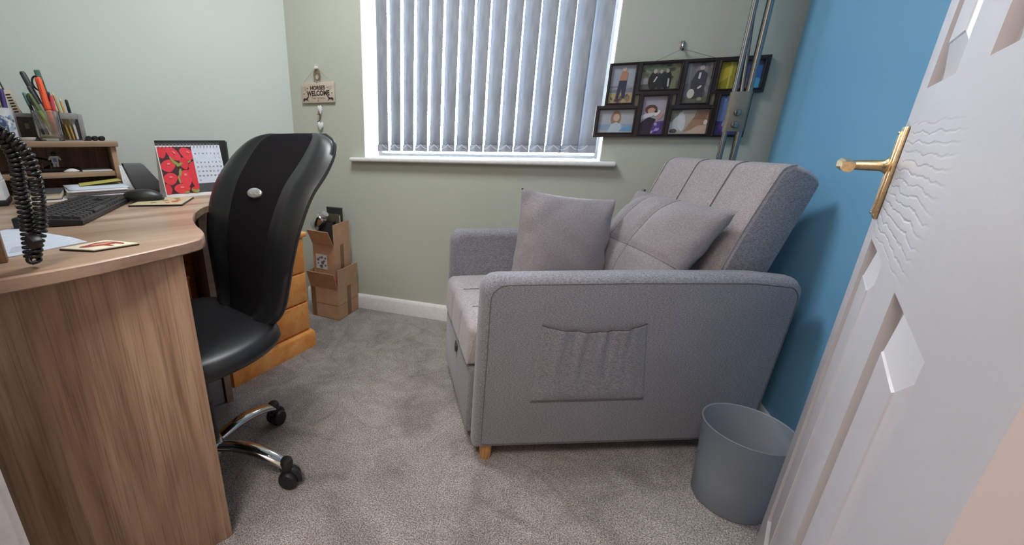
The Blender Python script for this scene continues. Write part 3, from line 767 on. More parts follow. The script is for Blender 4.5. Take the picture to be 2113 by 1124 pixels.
# 4 gift boxes: yellow, brown and blue
photo(photos[3], [('r', (156, 148, 52), (0, 0, .42, 1)), ('p', (196, 182, 66), [(0, .2), (.3, .5), (.3, .9), (0, .7)]), ('r', (206, 194, 96), (.24, 0, .28, 1)), ('p', (122, 84, 56), [(.42, 0), (.58, 0), (.58, 1), (.38, 1)]), ('r', (190, 160, 140), (.38, 0, .6, .16)), ('p', (84, 72, 116), [(.58, .4), (.8, .35), (1, .8), (1, 1), (.58, 1)]),
      ('p', (66, 110, 180), [(.72, .2), (1, .3), (1, .85), (.74, .78)]), ('p', (84, 168, 216), [(.74, 0), (1, 0), (1, .34), (.80, .42)])], (110, 96, 120))
# 5 person with long hair sitting by the sea
photo(photos[4], [('r', (136, 160, 186), (0, .05, 1, .36)), ('r', (176, 178, 184), (0, 0, 1, .10)), ('e', (146, 120, 98), (.50, .62, .15, .34)), ('e', (198, 170, 158), (.51, .66, .09, .16)), ('p', (182, 194, 204), [(.28, 0), (.74, 0), (.66, .36), (.52, .46), (.38, .36)]), ('p', (110, 156, 196), [(.62, .04), (.98, .06), (.98, .28), (.72, .22)])], (168, 172, 180))
# 6 person hugging a dog
photo(photos[5], [('p', (44, 40, 52), [(0, 0), (.6, 0), (.66, .40), (.36, .46), (0, .30)]), ('p', (92, 66, 140), [(.5, 0), (1, 0), (1, .36), (.6, .32)])] + blobs(8, [(170, 156, 200), (70, 50, 110)], (.55, .02, .95, .3), .04, .09) +
      [('e', (92, 62, 52), (.40, .66, .26, .12)), ('e', (198, 150, 136), (.42, .62, .16, .085)), ('p', (206, 206, 208), [(0, .38), (.5, .48), (.66, .58), (.30, .56), (0, .50)]), ('e', (220, 214, 208), (.68, .56, .14, .06, .5)), ('e', (58, 52, 56), (.62, .60, .07, .03)), ('e', (186, 142, 128), (.82, .46, .14, .05, .6))], (166, 160, 170))
# 7 light brown horse's head
photo(photos[6], [('r', (122, 128, 106), (0, .5, .3, 1)), ('e', (190, 194, 196), (.20, .40, .16, .46, -.3)), ('e', (206, 208, 210), (.32, .52, .10, .40, .1)), ('e', (90, 84, 84), (.14, .12, .10, .10)), ('p', (164, 130, 106), [(.42, .10), (.60, .62), (.80, .92), (1, .90), (1, .45), (.86, .36), (.60, .18)]),
      ('p', (200, 176, 160), [(.55, 0), (1, 0), (1, .38), (.76, .34), (.52, .10)])] + [('p', (142, 106, 82), [(.62+.05*k, .60), (.66+.05*k, .60), (.72+.05*k, .97), (.69+.05*k, .97)]) for k in range(6)] + [('e', (224, 222, 220), (.95, .48, .05, .10))], (176, 168, 158))
# 8 blue and violet underwater print
photo(photos[7], [('r', (78, 70, 128), (0, 0, 1, .35)), ('e', (66, 58, 96), (.45, .42, .14, .08, .3)), ('e', (90, 78, 150), (.30, .22, .2, .08))] + blobs(9, [(104, 120, 184), (60, 52, 98), (140, 156, 206)], (0, 0, 1, 1), .05, .14), (112, 134, 190))
b = MB(M['steel']); b.M = Ml; b.box((-0.008, 0.338, -0.006), (0.006, 0.366, 0.002), 0.002); b.tube([(-0.001, 0.364, 0.004), (-0.001, 0.348, 0.005), (-0.001, 0.338, 0.010), (-0.001, 0.332, 0.016), (-0.001, 0.338, 0.022)], 0.0035, 8)
b.lathe([(0.006, 0.0), (0.006, 0.003)], 10, (0, 0, 0)) if False else None
b.build('wall_hook', pf)
b = MB(M['wire']); b.M = Ml; b.tube([(-0.088, 0.297, 0.004), (-0.001, 0.335, 0.015), (0.122, 0.297, 0.004)], 0.0009, 5); b.build('hanging_wire', pf)

# ------------------------------------------------------------------ corner desk (local frame D: x away from the left wall, y along it)
ZD = 0.80
def loc2(o, i, j, z=0.0, rz=0.0): o.location = D(i, j, z); o.rotation_euler = (0, 0, DR + rz); return o
def desk():
    t = root('corner_desk', 'walnut effect corner desk with curved worktop beside the doorway', 'desk'); loc2(t, 0, 0)
    edge = [(1.505, -1.290), (1.503, -1.178), (1.497, -1.122), (1.484, -1.059), (1.458, -0.983), (1.432, -0.911), (1.414, -0.880), (1.392, -0.864), (1.362, -0.856), (1.325, -0.852), (1.27, -0.849),
            (1.21, -0.842), (1.149, -0.831), (1.09, -0.815), (1.037, -0.799), (0.99, -0.778), (0.95, -0.755), (0.913, -0.725), (0.885, -0.69), (0.865, -0.65), (0.850, -0.60), (0.838, -0.52), (0.83, -0.46), (0.80, -0.44), (0.76, -0.43)]
    out = edge + [(0.02, -0.43), (0.02, -1.60), (1.05, -1.54)]
    b = MB(M['desk_h'], M['desk_edge'])
    zs_ = [(0.776, 0.0), (0.7785, -0.0025), (0.7965, -0.0025), (0.80, 0.0)]
    n = len(out); c = Vector((0.7, -1.0))
    R = []
    for z, o_ in ((0.775, -0.004), (0.778, 0.0), (0.797, 0.0), (0.80, -0.004)):
        r = []
        for k, p in enumerate(out):
            a = Vector(out[k-1]); d = Vector(out[(k+1) % n]); tt = (d-a).normalized(); nn = Vector((-tt.y, tt.x))*-1
            if nn.dot(Vector(p)-c) < 0 and False: nn = -nn
            q = Vector(p) - nn*o_*-1*-1 if False else Vector(p) + nn*0
            q = Vector(p) + (Vector(p)-c).normalized()*o_
            r.append(b._v((q.x, q.y, z)))
        R.append(r)
    b.mi = 1
    for p, q in zip(R, R[1:]):
        for k in range(n): b.face([p[k], p[(k+1) % n], q[(k+1) % n], q[k]])
    b.mi = 0; b.face(R[-1]); b.face(list(reversed(R[0])))
    b.build('worktop', t, smooth=40)
    b = MB(M['desk_v']); b.box((1.400, -1.285, 0.0), (1.422, -0.917, 0.776), 0.0015); b.build('end_panel', t)
    b = MB(M['desk_v'], M['desk_edge']); b.box((0.605, -0.752, 0.0), (0.822, -0.728, 0.776), 0.001); b.mat(M['desk_edge']); b.box((0.822, -0.752, 0.0), (0.825, -0.728, 0.776)); b.build('support_panel', t)
    b = MB(M['desk_v']); b.box((0.04, -1.50, 0.30), (1.04, -1.482, 0.776), 0.001); b.build('modesty_panel', t)
    b = MB(M['desk_v']); b.box((0.03, -1.44, 0.0), (0.05, -0.46, 0.776), 0.001); b.build('back_panel', t)
desk()
def hutch():
    t = root('desk_hutch', 'low walnut shelf unit standing on the desk along the pale wall', 'shelf unit'); loc2(t, 0.0, 0, ZD)
    b = MB(M['desk_h']); b.box((0.006, -1.60, 0.171), (0.290, -0.885, 0.193), 0.004, 2); b.build('top_board', t)
    for y in (-0.912, -1.58):
        b = MB(M['desk_v']); b.box((0.010, y, 0.0), (0.275, y+0.018, 0.171), 0.001); b.build('side_panel', t)
    b = MB(M['desk_h']); b.box((0.012, -1.561, 0.058), (0.272, -0.913, 0.078), 0.002); b.build('shelf_board', t)
    b = MB(M['desk_v']); b.box((0.008, -1.561, 0.0), (0.014, -0.913, 0.171)); b.build('back_board', t)
hutch()
ZH = ZD + 0.193
ZS = ZD + 0.078

# riser with the telephone, at the left of the picture
t = root('monitor_riser', 'wooden riser standing on the near corner of the desk by the doorway', 'riser'); loc2(t, 0, 0, ZD)
b = MB(M['desk_v']); b.box((1.376, -1.30, 0.0), (1.394, -1.176, 0.27), 0.0015); b.build('side_panel', t)
b = MB(M['desk_v']); b.box((1.06, -1.36, 0.0), (1.078, -1.275, 0.27), 0.0015); b.build('side_panel', t)
b = MB(M['desk_h']); b.prism([(1.40, -1.172), (1.40, -1.305), (1.05, -1.37), (1.05, -1.27)], 0.27, 0.288); b.build('top_board', t)
def telephone():
    t = root('desk_telephone', 'dark corded telephone on the wooden riser with its coiled cord hanging down', 'telephone'); loc2(t, 1.30, -1.245, ZD+0.288, radians(20))
    b = MB(M['blackp']); b.loft([[(-0.07, -0.045, 0), (0.07, -0.045, 0), (0.07, 0.04, 0), (-0.07, 0.04, 0)], [(-0.066, -0.042, 0.05), (0.066, -0.042, 0.05), (0.066, 0.036, 0.025), (-0.066, 0.036, 0.025)]]); b.build('base', t)
    b = MB(M['blackp']); b.tube([(0.055, -0.04, 0.06), (0.045, -0.03, 0.075), (0.045, 0.02, 0.07), (0.055, 0.035, 0.05)], [0.018, 0.011, 0.011, 0.018], 12); b.build('handset', t)
telephone()
def coil(path, R, r, turns):
    """coiled tube along a path"""
    P = [Vector(p) for p in path]; L = [0]
    for a, c in zip(P, P[1:]): L.append(L[-1]+(c-a).length)
    pts = []; n = turns*11; up = Vector((0.3, 0.9, 0.1))
    for k in range(n+1):
        s_ = L[-1]*k/n; i = 0
        while i < len(L)-2 and L[i+1] < s_: i += 1
        f_ = (s_-L[i])/(L[i+1]-L[i]); p = P[i].lerp(P[i+1], f_); tg = (P[i+1]-P[i]).normalized()
        x = (up-tg*up.dot(tg)).normalized(); y = tg.cross(x); a = 2*pi*turns*k/n
        pts.append(p + x*R*cos(a) + y*R*sin(a))
    return pts
cr = root('coiled_cord', 'black coiled telephone cord hanging in a double strand over the desk corner', 'cord', (-0.785, 0.38, ZD+0.002))
def rel(P): return [Vector(p)-Vector(cr.location) for p in P]
def smoothp(P, n=6):
    P = [Vector(p) for p in P]; out = []
    for i in range(len(P)-1):
        a = P[max(i-1, 0)]; b_ = P[i]; c = P[i+1]; d = P[min(i+2, len(P)-1)]
        for k in range(n):
            t_ = k/n; out.append(0.5*((2*b_)+(c-a)*t_+(2*a-5*b_+4*c-d)*t_*t_+(3*b_-a-3*c+d)*t_**3))
    return out + [P[-1]]
cA = [(-0.850, 0.335, 1.118), (-0.825, 0.350, 1.078), (-0.797, 0.372, 1.031), (-0.790, 0.383, 1.001), (-0.787, 0.390, 0.970), (-0.790, 0.387, 0.933), (-0.791, 0.385, 0.896), (-0.793, 0.382, 0.862), (-0.795, 0.379, 0.835), (-0.797, 0.378, 0.816)]
cB = [(-0.797, 0.378, 0.816), (-0.785, 0.376, 0.814), (-0.780, 0.382, 0.839), (-0.781, 0.395, 0.865), (-0.776, 0.398, 0.896), (-0.769, 0.398, 0.923), (-0.762, 0.396, 0.948), (-0.764, 0.395, 0.977), (-0.772, 0.385, 1.001), (-0.782, 0.372, 1.017), (-0.815, 0.350, 1.060), (-0.860, 0.310, 1.100)]
b = MB(M['cordm']); b.tube(rel(coil(smoothp(cA), 0.0072, 0.0024, 46)), 0.0031, 7); b.build('hanging_strand', cr, smooth=80)
b = MB(M['cordm']); b.tube(rel(coil(smoothp(cB), 0.0064, 0.0024, 46)), 0.0030, 7); b.build('returning_strand', cr, smooth=80)
b = MB(M['blackp']); b.box((-0.014, -0.010, 0.030), (0.006, 0.006, 0.050), 0.003, 2, M=Matrix.Translation((-0.012, 0, 0.008)) @ Matrix.Rotation(radians(35), 4, 'Y')); b.build('cord_clip', cr)

# keyboard
kr = root('keyboard', 'black full size computer keyboard lying on the desk', 'keyboard')
ka = (Vector((0.708, -0.925)) - Vector((1.085, -1.062))).normalized()
kang = math.atan2(ka.y, ka.x)
loc2(kr, 1.085, -1.062, ZD, kang)        # local x along the front edge, local y towards the desk's far... back
KD = 1
b = MB(M['blackp']); b.loft([[(0, 0, 0.002), (0.402, 0, 0.002), (0.402, 0.135*KD, 0.002), (0, 0.135*KD, 0.002)], [(0, 0, 0.012), (0.402, 0, 0.012), (0.402, 0.135*KD, 0.024), (0, 0.135*KD, 0.024)],
                             [(0.003, 0.003, 0.014), (0.399, 0.003, 0.014), (0.399, 0.132*KD, 0.026), (0.003, 0.132*KD, 0.026)]]); b.build('keyboard_body', kr)
kp = None
for r_ in range(6):
    ncol = 17 if r_ else 13
    for c_ in range(17):
        if r_ == 0 and 4 <= c_ <= 7: continue
        if (c_ in (12, 13)) and r_ in (2,): continue
        x = 0.012+c_*0.0225; y = 0.010+r_*0.0205
        if kp is None:
            b = MB(M['key']); b.loft([[(-0.0092, -0.0085, 0), (0.0092, -0.0085, 0), (0.0092, 0.0085, 0), (-0.0092, 0.0085, 0)], [(-0.0076, -0.0068, 0.007), (0.0076, -0.0068, 0.007), (0.0076, 0.0072, 0.0078), (-0.0076, 0.0072, 0.0078)]]); kp = b.build('key', kr); k_ = kp
        else: k_ = kp.copy(); COL.objects.link(k_); k_.parent = kr
        k_.location = (x+0.004, y+0.003, 0.0135+0.012*(y/0.135)); k_.rotation_euler = (radians(5), 0, 0)
b = MB(M['key']); b.box((0.106, 0.0045, 0.014), (0.190, 0.0215, 0.0225), 0.002); b.build('space_bar', kr)

# mouse on its mat
t = root('mouse_mat', 'thin printed mat on the desk under the black mouse', 'mat'); loc2(t, 0.755, -0.850, ZD)
ps = [(0.818-0.755, -0.941+0.85), (0.901-0.755, -0.806+0.85), (0.736-0.755, -0.735+0.85), (0.640-0.755, -0.860+0.85)]
b = MB(M['blackm']); b.prism(ps, 0.0, 0.0045); b.build('mat_base', t)
b = MB(flat((186, 172, 140))); b.prism([(x*0.97, y*0.97) for x, y in ps], 0.0045, 0.0052)
b.mat(flat((176, 70, 50))); 
for x, y, r_ in ((0.06, 0.04, 0.018), (0.035, 0.055, 0.014), (0.075, 0.015, 0.012)): b.poly([(x+r_*cos(a*pi/6), y+0.6*r_*sin(a*pi/6), 0.0054) for a in range(12)])
b.mat(flat((110, 116, 70)))
for x, y, r_ in ((0.02, 0.02, 0.016), (0.05, -0.02, 0.015), (-0.01, 0.06, 0.016)): b.poly([(x+r_*cos(a*pi/6), y+0.6*r_*sin(a*pi/6), 0.0053) for a in range(12)])
b.build('printed_top', t)
t = root('computer_mouse', 'black domed computer mouse resting on the printed mat', 'mouse'); loc2(t, 0.722, -0.882, ZD+0.0054, radians(65))
b = MB(M['blackp']); 
def mP(u, v): return (0.058*v*sqrt(1-u*u/2), 0.034*u*sqrt(1-v*v/2), 0)
rings = []
for zz, s_ in ((0, 0.94), (0.004, 1.0), (0.012, 0.99), (0.022, 0.90), (0.030, 0.72), (0.035, 0.45), (0.037, 0.15)):
    rings.append([(0.060*s_*cos(2*pi*k/28) - (0.006 if zz > 0.015 else 0), 0.034*s_*sin(2*pi*k/28)*(1-0.12*cos(2*pi*k/28)), zz) for k in range(28)])
b.loft(rings); b.build('mouse_body', t, smooth=70)
b = MB(M['grey']); b.tube([(-0.055, -0.020, 0.006), (-0.061, 0, 0.006), (-0.055, 0.020, 0.006)], 0.003, 6); b.build('mouse_trim', t)

# strawberry desk calendar
cl = root('desk_calendar', 'tented desk calendar with strawberry picture page, behind the mouse', 'calendar'); loc2(cl, 0.665, -0.700, ZD)
Wc = 0.215; Hc = 0.178; dx = -0.050
slope = math.atan2(Hc, -dx)
# calendar face frame: local X = along wall (y of D), Y up the slope, Z out of the face
Mc = Matrix(((0, dx/sqrt(dx*dx+Hc*Hc), Hc/sqrt(dx*dx+Hc*Hc), 0), (1, 0, 0, 0), (0, Hc/sqrt(dx*dx+Hc*Hc), -dx/sqrt(dx*dx+Hc*Hc), 0), (0, 0, 0, 1)))
Lc = sqrt(dx*dx+Hc*Hc)
b = MB(M['paper']); b.M = Mc; b.box((-Wc/2, 0, -0.0015), (Wc/2, Lc, 0)); b.build('front_card', cl)
b = MB(M['paper']); 
b.loft([[(-0.130, -Wc/2, 0), (-0.128, -Wc/2, 0), (-0.128, Wc/2, 0), (-0.130, Wc/2, 0)], [(dx-0.003, -Wc/2, Hc), (dx-0.001, -Wc/2, Hc), (dx-0.001, Wc/2, Hc), (dx-0.003, Wc/2, Hc)]]); b.box((-0.130, -Wc/2, 0), (0.0, Wc/2, 0.0012)); b.build('stand', cl)
b = MB(flat((58, 22, 30), 0.4)); b.M = Mc; x0c, x1c, y0c, y1c = -Wc/2+0.003, 0.006, 0.012, Lc-0.005
b.poly([(x0c, y0c, 0.0006), (x1c, y0c, 0.0006), (x1c, y1c, 0.0006), (x0c, y1c, 0.0006)])
lz = 0.0006
def shp(col, cu, cv, ru, rv, ro, pointy=0.0):
    global lz
    lz += 0.00008; b.mat(flat(col, 0.4)); pts = []
    for k in range(20):
        a = 2*pi*k/20; x = ru*cos(a)*(1-pointy*max(0, -sin(a))*0.9); y = rv*sin(a)
        X = cu+x*cos(ro)-y*sin(ro); Y = cv+x*sin(ro)+y*cos(ro)
        pts.append((min(1, max(0, X)), min(1, max(0, Y))))
    b.poly([(x0c+(x1c-x0c)*X, y0c+(y1c-y0c)*Y, lz) for X, Y in pts])
for col, *a in [((206, 44, 58), .10, .90, .14, .14, 0, .3), ((214, 52, 66), .42, .86, .26, .13, -.6, .5), ((216, 54, 66), .85, .84, .24, .13, -.3, .5), ((206, 44, 58), .70, .64, .15, .13, .3, .5), ((212, 50, 62), .22, .60, .24, .13, .2, .4),
                ((204, 46, 58), .96, .55, .16, .13, .2, .4), ((214, 52, 64), .20, .32, .22, .13, .1, .4), ((218, 56, 68), .66, .32, .24, .18, .2, .6), ((206, 44, 58), .95, .24, .13, .18, .1, .4), ((216, 58, 64), .48, .10, .24, .11, 0, .2),
                ((204, 44, 56), .06, .10, .12, .12, 0, .2), ((206, 48, 58), .86, .06, .12, .07, 0, .2), ((210, 50, 62), .88, .40, .16, .09, -.5, .5)]: shp(col, *a)
for a in [(.44, .66, .13, .035, -.5, 0), (.36, .72, .10, .03, -.9, 0), (.55, .62, .10, .03, .3, 0), (.52, .45, .04, .09, -.4, 0), (.45, .30, .03, .09, .1, 0), (.84, .04, .10, .03, -.3, 0), (.92, .03, .07, .035, .4, 0), (.60, .02, .07, .025, 0, 0), (.86, .68, .06, .02, .4, 0)]: shp((138, 152, 78), *a)
for a in [(.46, .88, .05, .02, -.6, 0), (.88, .88, .05, .02, -.3, 0), (.24, .64, .05, .02, .1, 0), (.66, .40, .05, .03, 0, 0), (.22, .36, .05, .02, 0, 0), (.48, .13, .06, .02, 0, 0)]: shp((236, 120, 128), *a)
b.build('strawberry_picture', cl)
b = MB(M['paper_b']); b.M = Mc; b.poly([(0.006, 0.045, 0.0007), (Wc/2-0.002, 0.045, 0.0007), (Wc/2-0.002, Lc-0.003, 0.0007), (0.006, Lc-0.003, 0.0007)]); dp_ = b.build('date_page', cl)
b = MB(flat((70, 74, 84)))
first = True
num = 1
for r_ in range(6):
    for c_ in range(7):
        if (r_ == 0 and c_ < 5) or num > 31: continue
        add_text(b, str(num), 0.0078, Mc @ Matrix.Translation((0.0165+c_*0.0135, Lc-0.047-r_*0.0165, 0.0009)), 0.0001, 0.0002)
        num += 1
for c_, ch in enumerate('MTWTFSS'): add_text(b, ch, 0.0075, Mc @ Matrix.Translation((0.0165+c_*0.0135, Lc-0.031, 0.0009)), 0.0001, 0.0002)
b.build('printed_dates', dp_)
b = MB(flat((64, 66, 72))); b.M = Mc; b.poly([(0.006, 0.012, 0.0007), (Wc/2-0.002, 0.012, 0.0007), (Wc/2-0.002, 0.045, 0.0007), (0.006, 0.045, 0.0007)]); b.build('footer_band', cl)
rg = None
for k in range(18):
    if rg is None:
        b = MB(M['grey']); b.M = Mc; b.tube([(0.0, Lc-0.004+0.0055*sin(a)+0.002, 0.0055*cos(a)) for a in [2*pi*q/14 for q in range(14)]], 0.0009, 5, closed=True); rg = b.build('binding_ring', cl); o = rg
    else: o = rg.copy(); COL.objects.link(o); o.parent = cl
    o.location = (0, -Wc/2+0.010+k*0.0115, 0)

# black box files behind the calendar
for (i0, j0, j1, h_, col, nm, lb) in ((0.30, -0.752, -0.475, 0.195, 'blackm', 'document_folder', 'black upright document box behind the strawberry calendar'), (0.22, -0.60, -0.445, 0.190, 'dgrey', 'grey_file', 'dark grey upright file behind the black document box')):
    t = root(nm, lb, 'folder'); loc2(t, i0, (j0+j1)/2, ZD); hw_ = (j1-j0)/2
    b = MB(M[col]); b.box((-0.055, -hw_, 0), (0.0, hw_, h_), 0.003); b.build('case', t)
    b = MB(M['dgrey']); b.box((-0.001, -hw_-0.006, 0.0), (0.004, hw_-0.03, h_-0.010), 0.001); b.build('front_flap', t)
    b = MB(M['blackp']); b.box((-0.056, -hw_-0.002, h_*0.5), (0.001, -hw_, h_*0.5+0.02), 0.0005); b.build('spine_catch', t)

# cordless phone cradle and white box between hutch and calendar
t = root('white_router', 'white plastic network box behind the black cradle at the end of the shelf unit', 'router'); loc2(t, 0.345, -0.862, ZD)
b = MB(M['whitep']); b.loft([[(-0.03, -0.040, 0), (0.015, -0.040, 0), (0.015, 0.045, 0), (-0.03, 0.045, 0)], [(-0.045, -0.040, 0.10), (-0.012, -0.040, 0.10), (-0.012, 0.010, 0.10), (-0.045, 0.010, 0.10)]]); b.build('case', t)
b = MB(M['blackp']); b.box((-0.0125, -0.012, 0.068), (-0.009, -0.002, 0.072)); b.build('socket', t)
t = root('phone_cradle', 'black slanted charging cradle between the shelf unit and the calendar', 'charger'); loc2(t, 0.430, -0.868, ZD)
b = MB(M['blackp']); 
b.loft([[(-0.03, 0.0, 0.0), (0.03, 0.0, 0.0), (0.03, 0.09, 0.0), (-0.03, 0.09, 0.0)], [(-0.022, -0.012, 0.03), (0.022, -0.008, 0.03), (0.022, 0.085, 0.03), (-0.022, 0.085, 0.03)],
        [(-0.030, -0.030, 0.105), (-0.012, -0.026, 0.105), (-0.012, 0.040, 0.105), (-0.030, 0.035, 0.105)], [(-0.030, -0.030, 0.112), (-0.016, -0.026, 0.112), (-0.016, 0.030, 0.112), (-0.030, 0.028, 0.112)]]); b.build('stand_body', t)
b = MB(M['blackm']); b.box((-0.005, 0.005, 0.0), (0.045, 0.095, 0.020), 0.005); b.build('base', t)

# paper stack, books, loose papers, coaster
R2 = random.Random(3)
zc = ZD
lab = ['thick white ring-bound document at the bottom of the paper stack', 'bluish stapled booklet low in the paper stack', 'white booklet with curled edge in the middle of the paper stack', 'grey covered report in the paper stack', 'white folded booklet near the top of the paper stack', 'pale blue booklet on top of the paper stack']
cols = ['paper', 'paper_b', 'paper', 'grey', 'paper', 'paper_b']
for k in range(6):
    th = [0.006, 0.005, 0.007, 0.004, 0.006, 0.005][k]
    t = root('booklet', lab[k], 'papers'); loc2(t, 0.405+R2.uniform(-.012, .012), -0.995+R2.uniform(-.008, .008), zc, radians(R2.uniform(-6, 6)))
    b = MB(M[cols[k]]); nn = 9
    hw_ = 0.105; l_ = 0.088
    up_, dn_ = [], []
    b.sheet(lambda u, v: (-hw_+2*hw_*u, -l_+2*l_*v, th*0.5 + 0.0008*sin(6*u+k)*v), 8, 8)
    bm_ = b; b.build('sheets', t, mods=(('SOLIDIFY', dict(thickness=th*0.9, offset=0.0)),))
    zc += th + 0.0003
t = root('yellow_folder', 'yellow card folder poking up out of the paper stack', 'folder'); loc2(t, 0.350, -0.98, zc+0.001)
b = MB(flat((190, 184, 96))); b.loft([[(-0.06, -0.06, 0.0), (0.06, -0.06, 0.0), (0.055, 0.07, 0.012), (-0.06, 0.07, 0.012)], [(-0.06, -0.06, 0.0015), (0.06, -0.06, 0.0015), (0.055, 0.07, 0.0135), (-0.06, 0.07, 0.0135)]]); b.build('card', t)
b = MB(M['cream']); b.box((-0.03, -0.03, 0.0), (0.03, 0.03, 0.001)); b.build('inner_sheet', t)
t = root('hardback_book', 'thick cream paged book with dark cover on the desk beside the keyboard', 'book'); loc2(t, 0.455, -1.150, ZD+0.0076, radians(-3))
b = MB(M['cream']); b.box((-0.095, -0.056, 0.003), (0.082, 0.056, 0.020)); b.build('pages', t)
b = MB(M['dgrey']); b.box((-0.098, -0.058, 0.0), (0.085, 0.058, 0.003), 0.001); b.box((-0.098, -0.058, 0.020), (0.085, 0.058, 0.023), 0.001); b.box((-0.099, -0.058, 0.001), (-0.095, 0.058, 0.022)); b.build('book_cover', t)
t = root('magazine', 'thin pale magazine lying under the thick cream paged book', 'magazine'); loc2(t, 0.485, -1.150, ZD, radians(2))
b = MB(M['cream']); b.box((-0.11, -0.064, 0), (0.11, 0.064, 0.006), 0.001); b.build('pages', t)
b = MB(flat((196, 186, 180))); b.box((-0.112, -0.065, 0.0062), (0.112, 0.065, 0.0072), 0.0004); b.build('magazine_cover', t)
t = root('white_desk_box', 'white plastic desktop box in two sections behind the coiled cord', 'box'); loc2(t, 0.47, -1.295, ZD, radians(0))
b = MB(M['whitep']); b.loft([[(-0.07, -0.06, 0.018), (0.075, -0.06, 0.018), (0.075, 0.062, 0.018), (-0.07, 0.062, 0.018)], [(-0.07, -0.06, 0.072), (0.068, -0.06, 0.072), (0.068, 0.060, 0.072), (-0.07, 0.060, 0.072)]]); b.build('lower_case', t)
b = MB(M['whitep']); b.loft([[(-0.07, -0.06, 0.0745), (0.068, -0.06, 0.0745), (0.068, 0.058, 0.0745), (-0.07, 0.058, 0.0745)], [(-0.07, -0.06, 0.125), (0.055, -0.06, 0.125), (0.055, 0.052, 0.125), (-0.07, 0.052, 0.125)]]); b.build('upper_case', t)
b = MB(M['blackp']); b.box((-0.075, -0.062, 0.0), (0.085, 0.066, 0.0175), 0.002); b.build('plinth', t)
t = root('notepaper', 'loose white sheet of notes on the near desk corner beside the riser', 'paper'); loc2(t, 1.245, -1.135, ZD)
b = MB(M['paper_b']); b.prism([(1.352-1.245, -1.176+1.135), (1.299-1.245, -1.064+1.135), (1.235-1.245, -1.085+1.135), (1.02-1.245, -1.19+1.135), (1.10-1.245, -1.26+1.135), (1.30-1.245, -1.25+1.135)], 0.0, 0.0012); b.build('sheet', t)
b = MB(flat((120, 124, 140)))
for k in range(5): b.prism([(0.070-0.012*k, -0.045), (0.073-0.012*k, -0.045), (0.060-0.012*k, -0.005), (0.057-0.012*k, -0.005)], 0.0012, 0.0013)
for_ = b.build('handwritten_lines', t); for_['kind'] = 'stuff'
t = root('coaster', 'cream coaster with red animal drawing near the worktop edge', 'coaster'); loc2(t, 1.366, -1.046, ZD)
cp_ = [(1.349-1.366, -1.108+1.046), (1.406-1.366, -1.058+1.046), (1.396-1.366, -0.985+1.046), (1.322-1.366, -1.033+1.046)]
b = MB(M['blackm']); b.prism(cp_, 0.0, 0.0028); b.build('cork_base', t)
b = MB(M['cream']); b.prism([(x*0.98, y*0.98) for x, y in cp_], 0.0028, 0.0046)
c0 = Vector(cp_[0]); eu = Vector(cp_[3])-c0; ev = Vector(cp_[1])-c0
def cm(u, v): q = c0+eu*u+ev*v; return (q.x, q.y)
def cmw(u, v): # bilinear
    q = Vector(cp_[0])*(1-u)*(1-v)+Vector(cp_[1])*v*(1-u)+Vector(cp_[3])*u*(1-v)+Vector(cp_[2])*u*v; return (q.x, q.y)
b.mat(flat((150, 52, 44)))
shape = [(0.12, .40), (.22, .30), (.40, .26), (.62, .16), (.84, .22), (.92, .44), (.88, .70), (.78, .84), (.76, .62), (.62, .60), (.58, .82), (.50, .84), (.48, .60), (.34, .56), (.20, .52)]
b.poly([(*cmw(u, v), 0.0048) for u, v in shape])
b.mat(flat((206, 150, 120))); b.poly([(*cmw(u, v), 0.0049) for u, v in [(.40, .34), (.60, .28), (.80, .34), (.82, .46), (.60, .48), (.42, .44)]])
b.build('printed_face', t)

# things on the hutch shelf
t = root('red_box', 'small red box on the inner shelf of the unit', 'box'); loc2(t, 0.19, -1.178, ZS)
b = MB(flat((176, 40, 46))); b.loft([[(-0.02, -0.017, 0), (0.02, -0.017, 0), (0.02, 0.017, 0), (-0.02, 0.017, 0)], [(-0.015, -0.015, 0.042), (0.012, -0.015, 0.042), (0.012, 0.008, 0.042), (-0.015, 0.008, 0.042)]]); b.build('carton', t)
b = MB(flat((130, 28, 34))); b.box((-0.014, -0.013, 0.0422), (0.011, 0.006, 0.046), 0.001); b.build('lid', t)
t = root('toy_figure', 'tiny white and blue figure standing on the inner shelf', 'figurine'); loc2(t, 0.16, -1.094, ZS+0.016)
b = MB(M['whitep']); b.loft([[(-0.006, -0.010, 0.016), (0.006, -0.010, 0.016), (0.006, 0.010, 0.016), (-0.006, 0.010, 0.016)], [(-0.006, -0.012, 0.042), (0.006, -0.012, 0.042), (0.006, 0.012, 0.042), (-0.006, 0.012, 0.042)]])
b.mat(flat((120, 150, 196))); b.box((-0.0065, -0.006, 0.020), (0.0070, 0.006, 0.034)); b.build('body', t)
for s_ in (-1, 1):
    b = MB(M['whitep']); b.tube([(0, s_*0.012, 0.040), (0.002, s_*0.018, 0.027)], 0.0035, 7); b.build('arm', t)
    b = MB(M['whitep']); b.box((-0.005, s_*0.005-0.0042, 0), (0.005, s_*0.005+0.0042, 0.016), 0.001); b.build('leg', t)
b = MB(M['blackp']); b.lathe([(0.003, 0.042), (0.0075, 0.045), (0.008, 0.054), (0.005, 0.059)], 12); b.build('head', t)
t = root('black_tray', 'low black tray under the tiny white and blue figure', 'tray'); loc2(t, 0.17, -1.090, ZS)
b = MB(M['blackp']); b.box((-0.06, -0.055, 0), (0.035, 0.065, 0.012), 0.002); b.build('tray_body', t)
for y in (-0.045, -0.020): 
    b = MB(M['grey']); b.tube([(0.02, y, 0.012), (0.02, y, 0.030)], 0.0012, 5); b.build('prong', t)
t = root('crumpled_tissue', 'scrap of white tissue lying on the inner shelf edge', 'tissue'); loc2(t, 0.245, -1.050, ZS)
